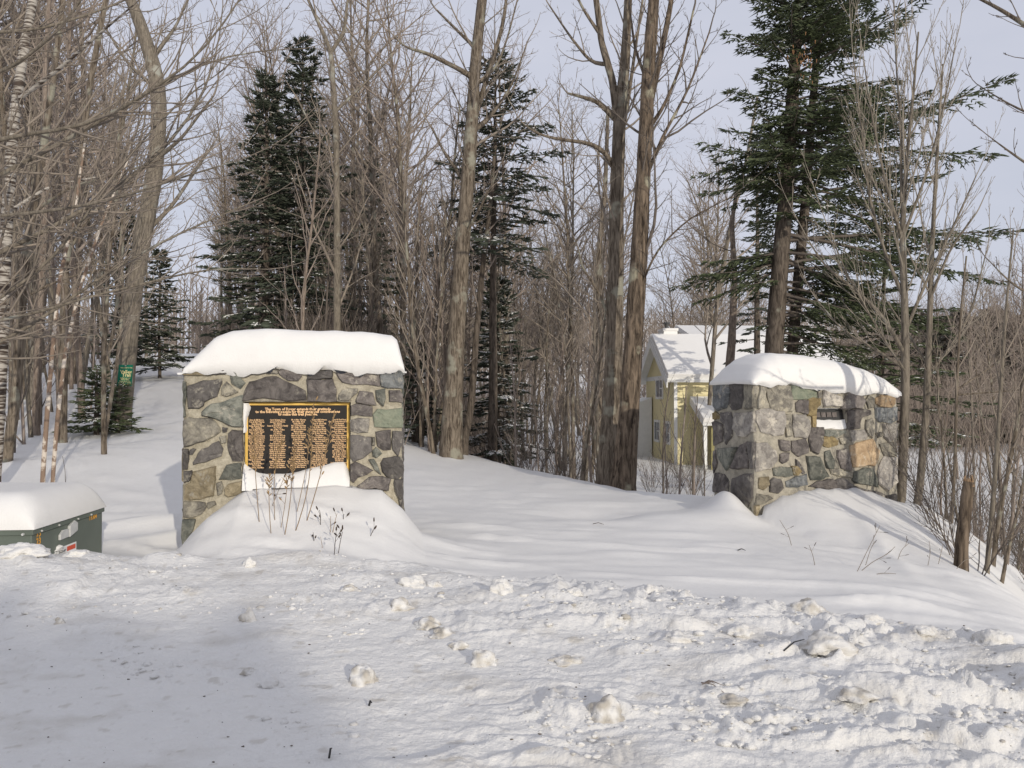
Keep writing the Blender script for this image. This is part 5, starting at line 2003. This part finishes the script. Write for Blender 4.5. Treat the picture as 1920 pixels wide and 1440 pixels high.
# ------------------------------------------------------------------ far wood and brush (masses)
def far_wood():
    rs = np.random.RandomState(5)
    Tt = Tubes()
    n = 1500
    for i in range(n):
        Y = 82 + 170 * rs.rand() ** 1.1
        a = math.radians(rs.uniform(-44, 44))
        x = math.tan(a) * Y
        b = gz(x, Y)
        H = rs.uniform(7.5, 12)
        lx, ly = rs.uniform(-.5, .5, 2)
        tr = [np.array([x, Y, b - .3]), np.array([x + lx * .4, Y + ly * .4, b + H * .5]), np.array([x + lx, Y + ly, b + H])]
        Tt.add(tr, [.13, .08, .03], 3)
        for k in range(24):
            t = rs.uniform(.12, 1)
            p = tr[0] * (1 - t) + tr[2] * t
            az = rs.uniform(0, 6.28)
            L = H * .26 * (1.15 - t * .8) * rs.uniform(.6, 1.2)
            up_ = rs.uniform(.5, 1.3)
            d = unit(np.array([math.cos(az), math.sin(az), up_]))
            Tt.add([p, p + d * L * .5 + [0, 0, L * .05], p + d * L + [0, 0, L * .22]], [.06, .045, .02], 3)
    o = link_mesh("far_wood", Tt.mesh("far_wood"), FAR_T)
    tag(o, "distant brown grey leafless wood closing the view", None, None, "stuff")
    Tt = Tubes()
    n = 3000
    for i in range(n):                           # brush under the trees
        if i < 1500: px, Y = rs.uniform(300, 900), rs.uniform(24, 48)
        elif i < 1900: px, Y = rs.uniform(800, 1240), rs.uniform(74, 100)
        elif i < 2200: px, Y = rs.uniform(-260, 330), rs.uniform(44, 70)
        else: px, Y = rs.uniform(1640, 2080), rs.uniform(50, 78)
        x = (px - 960) / F * Y
        if trail_d(x, Y) < 2.0: continue
        b = gz(x, Y)
        H = rs.uniform(.8, 3.2) if i < 2200 else rs.uniform(2.5, 6)
        for k in range(4):
            az = rs.uniform(0, 6.28)
            d = np.array([math.cos(az) * .35, math.sin(az) * .35, 1.0])
            p = np.array([x, Y, b - .1])
            m = p + d * H * .5
            e_ = m + (d + rs.uniform(-.3, .3, 3)) * H * .5
            w_ = .0075 + .00012 * Y
            Tt.add([p, m, e_], [w_, w_ * .8, w_ * .4], 3)
            for q in range(2):
                dd_ = d + rs.uniform(-.6, .6, 3)
                Tt.add([m, m + dd_ * H * .2, m + dd_ * H * .4 + [0, 0, .1]], [w_ * .6, w_ * .5, w_ * .3], 3)
    o = link_mesh("undergrowth", Tt.mesh("undergrowth"), TWIG_R)
    tag(o, "tangle of reddish brown leafless brush under the trees", None, None, "stuff")


far_wood()


# ------------------------------------------------------------------ yellow house
def build_house():
    Y0 = 38.0
    c = at(1264, 745, Y0)
    zb = gz(c.x, Y0) - .4
    e = empty("yellow_house", (c.x, Y0, 0), math.radians(3))
    # local frame: x to the right along the facade, y away
    zE = at(1264, 706, Y0).z                      # eave
    zR = at(1264, 640, Y0 + 3).z                  # ridge
    D, L = 6.0, 8.5
    mb = MB()
    mb.poly([(0, 0, zb), (0, D, zb), (0, D, zE), (0, D / 2, zR - .05), (0, 0, zE)], (.12, 0, 0))
    mb.build("gable_wall", YELLOW, e)
    nsd = 26
    for i in range(nsd):                          # clapboards on the front wall
        z = zb + (zE - zb) * i / nsd
        h = (zE - zb) / nsd
        MB().poly([(.12, -.03, z), (.12, 0.02, z), (.12, .02, z + h - .01), (.12, -.005, z + h - .01)], (L - .12, 0, 0)).build("clapboard", YELLOW, e)
    MB().box(.13, L, .03, .1, zb, zE).build("front_wall", YELLOW, e)
    for x0 in (-.02, 4.1):
        MB().box(x0, x0 + .16, -.06, -.031, zb, zE).build("corner_board", WHITE, e)
    # roof with snow: two slopes
    def slope(name, x0, x1, ya, za, yb_, zb_, th, m):
        d = Vector((0, yb_ - ya, zb_ - za)).normalized()
        nrm = Vector((0, -d.z, d.y))
        if nrm.z < 0: nrm = -nrm
        p = [Vector((x0, ya, za)), Vector((x0, yb_, zb_)), Vector((x0, yb_, zb_)) + nrm * th, Vector((x0, ya, za)) + nrm * th]
        return MB().poly(p, (x1 - x0, 0, 0)).build(name, m, e, bevel=.03 if m is SNOW else 0)
    ov = .45
    k = (zR - zE) / (D / 2)
    slope("roof_slope", -ov, L, -ov, zE - ov * k, D / 2, zR, .14, WHITE)
    slope("roof_slope", -ov, L, D + ov, zE - ov * k, D / 2, zR, .14, WHITE)
    slope("roof_snow", -ov + .03, L, -ov + .02, zE - ov * k + .15, D / 2, zR + .15, .28, SNOW)
    slope("roof_snow", -ov + .03, L, D + ov - .02, zE - ov * k + .15, D / 2, zR + .15, .28, SNOW)
    # upper, taller roof section behind
    zU = at(1400, 619, Y0 + 6).z
    zL = at(1290, 640, Y0 + 3.5).z
    mb = MB()
    mb.poly([(2.2, 3.4, zL - 1), (2.2, 9.5, zL - 1), (2.2, 9.5, zL), (2.2, 6.6, zU), (2.2, 3.4, zL)], (6, 0, 0))
    mb.build("upper_storey", YELLOW, e)
    slope("roof_snow", 1.8, 8.6, 3.0, zL - .1, 6.6, zU + .06, .28, SNOW)
    slope("roof_snow", 1.8, 8.6, 10.0, zL - .2, 6.6, zU + .06, .28, SNOW)
    # porch roof with snow, wall under it
    zp = at(1310, 752, Y0 - 1).z
    zq = at(1310, 793, Y0 - 2.2).z
    slope("porch_snow", .7, 6.5, -2.3, zq, -.07, zp, .25, SNOW)
    slope("porch_roof", .7, 6.5, -2.3, zq - .12, -.07, zp - .12, .1, WHITE)
    MB().box(1.2, 6.4, -1.9, -1.8, zb, zq - .02).build("porch_wall", WOODB, e)
    MB().box(.8, .95, -2.1, -1.95, zb, zq - .05).build("porch_post", WHITE, e)
    # gable barge boards
    for s in (0, 1):
        ya = -ov if s == 0 else D + ov
        p = [Vector((-ov - .02, ya, zE - ov * k - .25)), Vector((-ov - .02, ya, zE - ov * k)), Vector((-ov - .02, D / 2, zR)), Vector((-ov - .02, D / 2, zR - .28))]
        MB().poly(p, (.05, 0, 0)).build("barge_board", WHITE, e)
    MB().box(-.03, -.004, 0, D, zE - .12, zE + .1).build("trim_band", WHITE, e)
    # gable end window, lower windows
    def window(y0, y1, z0, z1, px=False):
        f = MB().box(-.05, -.004, y0 - .12, y0, z0 - .12, z1 + .12).box(-.05, -.004, y1, y1 + .12, z0 - .12, z1 + .12).box(-.05, -.004, y0, y1, z1, z1 + .12).box(-.05, -.004, y0, y1, z0 - .12, z0).build("window", WHITE, e)
        MB().box(-.02, -.004, y0, y1, z0, z1).build("pane", GLASS, f)
        MB().box(-.034, -.021, (y0 + y1) / 2 - .03, (y0 + y1) / 2 + .03, z0, z1).box(-.034, -.021, y0, (y0 + y1) / 2 - .03, (z0 + z1) / 2 - .03, (z0 + z1) / 2 + .03).build("glazing_bar", WHITE, f)
    zt = at(1237, 712, Y0 + 2).z
    z2 = at(1237, 744, Y0 + 2).z
    window(2.2, 3.5, z2, zt)
    z3, z4 = at(1230, 792, Y0 + 3).z, at(1230, 825, Y0 + 3).z
    window(.8, 1.8, z4, z3)
    window(2.9, 3.9, z4, z3)
    # annex at the left, snowy lean-to
    MB().poly([(-1.3, 4.4, zb), (-.06, 4.4, zb), (-.06, 4.4, at(1205, 745, 42).z), (-1.3, 4.4, at(1200, 762, 42).z)], (0, 2.4, 0)).build("lean_to", WHITE, e)
    # chimney and vent
    MB().box(.2, .9, D / 2 - .2, D / 2 + .8, zR - .3, zR + .52).build("chimney", WHITE, e)
    MB().box(.15, .95, D / 2 - .25, D / 2 + .85, zR + .52, zR + .66).build("chimney_snow", SNOW, e, bevel=.03)
    MB().cyl((.45, D / 2 + .2, zR + .66), (.45, D / 2 + .2, zR + .92), .1, .1, 10).cyl((.45, D / 2 + .2, zR + .92), (.45, D / 2 + .2, zR + 1.0), .18, .15, 10).build("flue", flat("flue_metal", (.08, .08, .08)), e)
    tag(e, "yellow clapboard house with snow covered roofs in the low ground", "house")


build_house()


# ------------------------------------------------------------------ trail sign
def build_sign():
    Y = 17.58
    # plate coordinates: px, tilted with the trunk
    A, B_, C_, D_ = (223, 684), (249, 684), (246, 724), (219, 724)
    p = [at(x, y, Y) for x, y in (D_, C_, B_, A)]
    e = empty("trail_sign", (p[0] + p[1]) / 2)
    MB().poly([q for q in p], (0, .02, 0)).build("sign_plate", SIGN_G)
    ctr = sum(p, Vector()) / 4
    tilt = -math.atan2(4.5, 38)
    mid = (p[2] + p[3]) / 2
    adopt(e, ("sign_plate",))

    def ln(body, size, py, m=SIGN_T, dx=0, bold=.001):
        q = at(235 + dx - (py - 705) * .12, py, Y - .004)
        text(body, size, m, e, q, 0, bold=bold, roty=0)
    ln("WELCOME TO THE", .030, 688.5)
    ln("Valley", .105, 693, bold=.003)
    ln("Trail", .105, 699, dx=1.5, bold=.003)
    for i, t in enumerate(("Multiple use trail", "Winter hiking", "Please do not use", "when wet or muddy", "No motor vehicles")):
        ln(t, .033, 707.5 + i * 2.9)
    MB().cyl(p[3] * .5 + p[2] * .5 + Vector((0, -.02, -.02)), p[3] * .5 + p[2] * .5 + Vector((0, .1, -.02)), .014, .014, 6).build("nail", METAL)
    adopt(e, ("nail",))
    tag(e, "small green trail sign nailed to the S bent maple", "sign")


build_sign()


# ------------------------------------------------------------------ weeds and twigs
def weed(pts, Y, wd, label, plume=None, buds=0, mats=None, name="dried_weed", group=None, dY=0, seed=0, off=None):
    """pts from root to tip in photo pixels"""
    rs = np.random.RandomState(seed + 100)
    x0 = at(pts[0][0], pts[0][1], Y)
    # put the root where the line of sight meets the snow
    a, b = ray(*pts[0])
    yy = 3.0
    while yy < 30:
        if EYE + b * yy <= gz(a * yy, yy): break
        yy += .02
    if off is None: Y = yy
    P, _ = px_line([(x, y, 1) for x, y in pts], Y, dY)
    base = P[0].copy()
    P = [p - base for p in P]
    P[0][2] -= .05
    Q, q, L = resample(P, np.linspace(wd, wd * .6, len(P)), 10)
    T = Tubes()
    T.add(list(Q), q, 4)
    D = [unit(v) for v in np.gradient(Q, axis=0)]
    e = empty(name, base)
    m1 = mats or WEED
    T2 = Tubes()
    if plume:
        m = int(70 * plume)
        for k in range(m):
            t = 1 - plume * rs.rand() ** .9
            x = t * 9
            j = min(int(x), 8)
            c = Q[j] * (1 - x + j) + Q[j + 1] * (x - j)
            s = (1 - t) / plume
            rr = .006 + .028 * math.sin(min(1, s * 1.25) * 2.6) * (.5 + rs.rand())
            d = unit(rs.uniform(-1, 1, 3) * [1, 1, .4] + [0, 0, .9])
            T2.add([c, c + d * rr, c + d * rr * 1.8], [.0022, .0052, .001], 3)
    for k in range(buds):
        t = rs.uniform(.3, 1)
        x = t * 9
        j = min(int(x), 8)
        c = Q[j] * (1 - x + j) + Q[j + 1] * (x - j)
        d = unit(D[j] + rs.uniform(-.9, .9, 3))
        T.add([c, c + d * .03, c + d * .06], [.0018, .0015, .0013], 3)
        T2.add([c + d * .055, c + d * .07, c + d * .09, c + d * .10], [.002, .0075, .006, .001] if name == 'dried_weed' else [.0015, .003, .0025, .001], 6)
    link_mesh("stem", T.mesh("stem"), m1, e)
    if T2.items: link_mesh("seed_head", T2.mesh("seed_head"), SEED if plume else WEED_D, e)
    tag(e, label, "dried weed", group)
    return e


G1 = "tall dried weeds before the plaque"
weed([(487, 980), (482, 930), (478, 880), (476, 800)], 7, .0042, "leftmost tall dried weed with a tan plume over the plaque's first column", .45, 2, seed=1, group=G1)
weed([(509, 1001), (505, 960), (504, 920), (505, 888)], 7, .0036, "short dark headed weed just right of the leftmost tall one", .35, 0, seed=2, group=G1)
weed([(516, 977), (513, 930), (516, 870), (530, 815)], 7, .0034, "tall dried weed reaching the plaque's second column", .40, 2, seed=3, group=G1)
weed([(525, 989), (534, 950), (538, 915), (541, 892)], 7, .0030, "thin dark weed bent beside the second plaque column", .25, 2, seed=4, group=G1)
weed([(532, 1003), (543, 955), (548, 900), (552, 820)], 7, .0042, "tall dried weed with a tan plume over the plaque's third column", .45, 3, seed=5, group=G1)
weed([(554, 962), (568, 910), (576, 870), (582, 800)], 7, .0034, "thin weed with a sparse tip between the third and fourth plaque columns", .3, 1, seed=6, group=G1)
weed([(551, 995), (572, 945), (582, 890), (588, 757)], 7, .0046, "tallest dried weed, its plume reaching above the plaque's brass rim", .5, 2, seed=7, group=G1)
weed([(572, 977), (590, 930), (606, 870), (628, 768)], 7, .0046, "right leaning tall weed over the plaque's last column", .4, 4, seed=8, group=G1)
weed([(506, 950), (520, 925), (533, 895)], 7, .0026, "small side leaning weed with dark buds low before the niche", 0, 5, seed=9, group=G1)
G2 = "small dark seed heads in the drift"
weed([(601, 986), (601, 965), (599, 956)], 7, .0034, "small forked seed head left in the drift below the plaque", 0, 3, seed=11, group=G2, mats=WEED_D)
weed([(619, 1000), (620, 985), (620, 968)], 7, .0032, "left stalk of a bare upright pair in the drift", 0, 1, seed=12, group=G2)
weed([(622, 1000), (627, 982), (632, 963)], 7, .0032, "right stalk of a bare upright pair in the drift", 0, 1, seed=13, group=G2)
weed([(643, 974), (644, 968), (645, 964)], 7, .0034, "single dark seed head poking out right of the bare pair", 0, 2, seed=14, group=G2, mats=WEED_D)
weed([(691, 1006), (698, 996), (705, 985)], 7, .0032, "lone slanted seed head farthest right in the drift", 0, 2, seed=15, group=G2, mats=WEED_D)
weed([(588, 1014), (588, 1006), (587, 998)], 7, .0030, "tiny seed head below the forked one in the drift", 0, 2, seed=16, group=G2, mats=WEED_D)
weed([(606, 1028), (603, 1017), (601, 1006)], 7, .0022, "thin bare stalk lowest left in the drift", 0, 0, seed=17, group=G2)
weed([(626, 1041), (628, 1020), (630, 1004)], 7, .0034, "left stem of the dark headed pair lowest in the drift", 0, 3, seed=18, group=G2, mats=WEED_D)
weed([(633, 1036), (638, 1015), (642, 998)], 7, .0032, "right stem of the dark headed pair lowest in the drift", 0, 4, seed=19, group=G2, mats=WEED_D)
G3 = "twigs poking through the snow below the right pillar"
tw = [
    ([(1486, 1022), (1478, 1000), (1468, 985), (1462, 975)], "forked twig below the right pillar's left corner"),
    ([(1530, 1062), (1524, 1040), (1517, 1022)], "short upright twig left of the brushy clump in the drift"),
    ([(1602, 1072), (1625, 1035), (1640, 1005), (1650, 985)], "tallest slanting twig of the brushy clump in the right drift"),
    ([(1603, 1070), (1640, 1050), (1665, 1040), (1678, 1025)], "low spreading twig of the brushy clump in the right drift"),
    ([(1620, 1060), (1632, 1030), (1640, 1015)], "short twig inside the brushy clump in the right drift"),
    ([(1680, 1050), (1690, 1030), (1705, 1018)], "small slanting twig right of the brushy clump"),
    ([(1738, 1060), (1745, 1035), (1742, 1015)], "thin twig near the crest right of the clump"),
    ([(1757, 1058), (1765, 1035), (1768, 1020)], "thin forked twig at the crest below the stump"),
    ([(1787, 1065), (1808, 1050), (1825, 1045)], "low twig lying over the crest right of the stump"),
    ([(1620, 1075), (1650, 1074), (1680, 1076)], "level twig lying on the snow under the brushy clump"),
]
for i, (p, lb) in enumerate(tw):
    weed(p, 9, .0038, lb, 0, 3 if i in (2, 3, 5) else 2, mats=TWIG_G, name="snow_twig", group=G3, seed=30 + i)
weed([(123, 905), (122, 880), (117, 855)], 9, .005, "lone bare twig standing in the snow behind the utility cabinet", 0, 0, mats=TWIG_D, name="snow_twig", seed=50)


def on_snow(px, py):
    a, b = ray(px, py)
    yy = 2.5
    while yy < 40 and EYE + b * yy > gz(a * yy, yy, True): yy += .02
    return Vector((a * yy, yy, gz(a * yy, yy, True)))


def stick(name, p, q, r, m, label, cat="twig", extra=()):
    T = Tubes()
    a = on_snow(*p)
    for s, t in [(p, q)] + list(extra):
        u_, v_ = on_snow(*s) - a, on_snow(*t) - a
        md = (u_ + v_) / 2
        T.add([np.array(u_) + [0, 0, .012], (np.array(u_) + np.array(v_)) / 2 + [0, 0, .03], np.array(v_) + [0, 0, .016]], [r, r * .9, r * .5], 5)
    o = link_mesh(name, T.mesh(name), m)
    o.location = a
    tag(o, label, cat)


stick("fallen_stick", (1470, 1224), (1508, 1205), .0045, BLACK, "dark broken stick lying on the churned snow at right")
stick("fallen_needles", (1315, 1287), (1358, 1306), .003, TWIG_R, "small sheaf of reddish pine needles on the ploughed snow", "needles",
      [((1318, 1289), (1352, 1298)), ((1320, 1290), (1340, 1303)), ((1316, 1288), (1358, 1299))])
stick("fallen_stick", (617, 1427), (622, 1412), .005, BLACK, "short black stick at the bottom left of centre")
stick("fallen_stick", (692, 1330), (697, 1325), .006, BLACK, "tiny black twig piece left of the middle foreground")
stick("fallen_stick", (1112, 984), (1132, 986), .005, TWIG_D, "thin twig lying flat on the smooth snow between the pillars")
stick("fallen_stick", (1383, 1035), (1398, 1035), .006, BLACK, "short dark twig lying below the right pillar's left corner")


# ------------------------------------------------------------------ snow lumps
def lump(px, py, wpx, hpx, label, dirt=.3, seed=0):
    import bmesh
    p = on_snow(px, py)
    Y = p.y
    a, h = wpx / F * Y / 2, hpx / F * Y
    bm = bmesh.new()
    bmesh.ops.create_icosphere(bm, subdivisions=4, radius=1)
    for v in bm.verts:
        d = v.co.copy()
        nz_ = mn.noise(d * 1.4 + Vector((seed * 3.1, 0, 0))) * .40 + mn.noise(d * 3.2 + Vector((0, seed * 2.3, 0))) * .17 + mn.noise(d * 7.5 + Vector((0, seed, 0))) * .09 + mn.noise(d * 16) * .035
        k = 1 + nz_
        sp = 1.15 if d.z < 0 else 1.0
        fl_ = .62 + .38 * abs(d.z) ** .5
        v.co = Vector((d.x * a * k * sp * 1.05, d.y * a * .8 * k * sp, max(-.5, d.z) * h * .60 * k * fl_))
    me = bpy.data.meshes.new("snow_lump")
    bm.to_mesh(me)
    bm.free()
    me.polygons.foreach_set('use_smooth', [True] * len(me.polygons))
    at_ = me.attributes.new('dirt', 'FLOAT', 'POINT')
    at_.data.foreach_set('value', [max(0, min(.75, dirt * (1 + 2.2 * mn.noise(Vector(v.co) * 22 + Vector((seed, 0, 0)))))) for v in me.vertices])
    at2 = me.attributes.new('rough', 'FLOAT', 'POINT')
    at2.data.foreach_set('value', [1.0] * len(me.vertices))
    o = link_mesh("snow_lump", me, SNOWG)
    o.location = (p.x, p.y + a * .4, p.z + h * .02)
    tag(o, label, "snow lump", "ploughed snow lumps")


LUMPS = [
    (1138, 1352, 62, 56, "dirty yellowish snow lump standing nearest in the foreground", .55),
    (680, 1282, 52, 44, "greyish cone shaped snow lump in the left foreground", .42),
    (905, 1248, 50, 40, "round grey snow lump near the middle of the picture", .35),
    (1518, 1152, 66, 34, "large blocky greenish snow chunk below the right pillar", .40),
    (1220, 1112, 26, 22, "small pale snow ball at the edge of the smooth snow", .10),
    (938, 1115, 44, 36, "tallest crumbly white snow lump at the plough edge, centre", .10),
    (770, 1098, 46, 24, "wide white snow lump at the plough edge left of centre", .06),
    (812, 1100, 26, 16, "smaller lump touching the wide white one at the plough edge", .14),
    (467, 1062, 20, 22, "small upright snow knob before the left pillar", .05),
    (463, 1165, 26, 34, "beige stained snow lump below the left pillar", .32),
    (750, 1142, 40, 24, "brownish snow lump under the left pillar's right end", .36),
    (655, 1108, 30, 14, "flat grey snow crumb lump before the drift", .38),
    (110, 1170, 16, 16, "small brown stained lump alone at the far left", .6),
    (1555, 1222, 80, 40, "broad stained snow heap with a sandy crest at right", .30),
    (1390, 1190, 40, 22, "white snow lump left of the dark stick", .10),
    (1270, 1205, 56, 26, "grey shaded snow slab lump right of centre", .14),
    (1640, 1165, 40, 18, "low white snow lump right of the blocky chunk", .08),
    (1870, 1210, 70, 34, "pointed snow heap at the right border", .14),
    (1735, 1190, 34, 16, "small rounded lump between the heaps at right", .18),
    (800, 1180, 44, 26, "dirty crust lump, left end of the stained ridge", .5),
    (830, 1196, 40, 24, "dirty crust lump, middle of the stained ridge", .55),
    (860, 1216, 34, 20, "dirty crust lump, right end of the stained ridge", .45),
    (465, 1262, 24, 12, "tiny olive stained crumb lump in the left foreground", .45),
    (505, 1290, 40, 20, "low clean snow bump in the left foreground", .05),
    (1075, 1115, 30, 18, "white crumb lump at the plough edge right of centre", .08),
    (70, 1034, 66, 20, "long crumbled ridge of snow against the utility cabinet's foot", .03),
    (140, 1042, 40, 14, "snow crumble under the utility cabinet's right corner", .03),
    (30, 1040, 80, 30, "rounded snow heap before the utility cabinet's left face", .02),
    (1060, 1245, 50, 16, "stained flat lump in the centre foreground", .3),
    (1380, 1325, 50, 18, "grey brown lump in the right foreground", .4),
    (1610, 1310, 60, 20, "yellowish stained lump low in the right foreground", .35),
]
for i, l_ in enumerate(LUMPS): lump(*l_[:4], l_[4], l_[5], i + 1)


def crumbs():
    """countless small snow crumbs and dark grit on the ploughed snow"""
    import bmesh
    rs = np.random.RandomState(8)
    ico = [(0, 0, 1), (.894, 0, .447), (.276, .85, .447), (-.724, .526, .447), (-.724, -.526, .447), (.276, -.85, .447), (.724, .526, -.447), (-.276, .85, -.447), (-.894, 0, -.447), (-.276, -.85, -.447), (.724, -.526, -.447), (0, 0, -1)]
    icf = np.array([(0, 1, 2), (0, 2, 3), (0, 3, 4), (0, 4, 5), (0, 5, 1), (1, 6, 2), (2, 7, 3), (3, 8, 4), (4, 9, 5), (5, 10, 1), (6, 7, 2), (7, 8, 3), (8, 9, 4), (9, 10, 5), (10, 6, 1), (11, 7, 6), (11, 8, 7), (11, 9, 8), (11, 10, 9), (11, 6, 10)])
    ico = np.array(ico)
    n = 5200
    py = 1040 + 400 * rs.rand(n) ** 1.1
    px = rs.uniform(-60, 1980, n)
    Y = EYE / ((py - HOR) / F) * .95
    X = (px - 960) / F * Y
    keep = (Y < yb(X)) & (gnoise(X * 1.2, Y * 1.8) + .30 * (X - 1) / 3 + .5 * np.exp(-((yb(X) - .8 - Y) / .9) ** 2) > .12) & (edge_dist(X, Y) < -.3)
    X, Y = X[keep], Y[keep]
    n = len(X)
    Z = ground(X, Y)
    s = rs.gamma(1.2, .0042, n) + .002
    s = np.minimum(s, .028)
    jit = 1 + rs.uniform(-.42, .42, (n, 12, 1))
    V = ico[None] * jit * s[:, None, None] * np.array([1.35, 1.1, .6]) + np.stack([X, Y, Z + s * .12], 1)[:, None, :]
    T = (icf[None] + (np.arange(n) * 12)[:, None, None]).reshape(-1, 3)
    dirt = np.repeat(np.where(rs.rand(n) < .10, rs.uniform(.2, .7, n), 0), 12)
    o = link_mesh("snow_crumbs", mesh_np("snow_crumbs", V.reshape(-1, 3), None, T, True, {'dirt': dirt, 'rough': np.ones(len(dirt))}), SNOWG)
    tag(o, "countless small snow crumbs scattered on the ploughed snow", None, None, "stuff")
    n = 300
    py = 1060 + 380 * rs.rand(n)
    px = rs.uniform(-40, 1960, n)
    Y = EYE / ((py - HOR) / F) * .95
    X = (px - 960) / F * Y
    k = (edge_dist(X, Y) < -.3) & (Y < yb(X) + .2)
    X, Y = X[k], Y[k]
    n = len(X)
    Z = ground(X, Y)
    s = np.minimum(rs.gamma(1.1, .0016, n) + .001, .0055)
    V = ico[None] * (1 + rs.uniform(-.4, .4, (n, 12, 1))) * s[:, None, None] * np.array([1.5, 1, .6]) + np.stack([X, Y, Z + s * .3], 1)[:, None, :]
    T = (icf[None] + (np.arange(n) * 12)[:, None, None]).reshape(-1, 3)
    o = link_mesh("road_grit", mesh_np("road_grit", V.reshape(-1, 3), None, T, False), flat("grit", (.10, .08, .06), .9, .4, 30))
    tag(o, "dark grit specks scattered over the ploughed snow", None, None, "stuff")


crumbs()
for o in SC.objects:
    if o.parent and o.name.split('.')[0] in ('snow_load', 'cone_cluster', 'seed_head', 'branches', 'splinters'): o['kind'] = 'stuff'
SC.render.film_transparent = False
tris = 0
seen = set()
for o in SC.objects:
    if o.type == 'MESH' and o.data.name not in seen:
        seen.add(o.data.name)
        tris += len(o.data.loops) - 2 * len(o.data.polygons)
print("unique tris", tris, "objects", len(SC.objects))
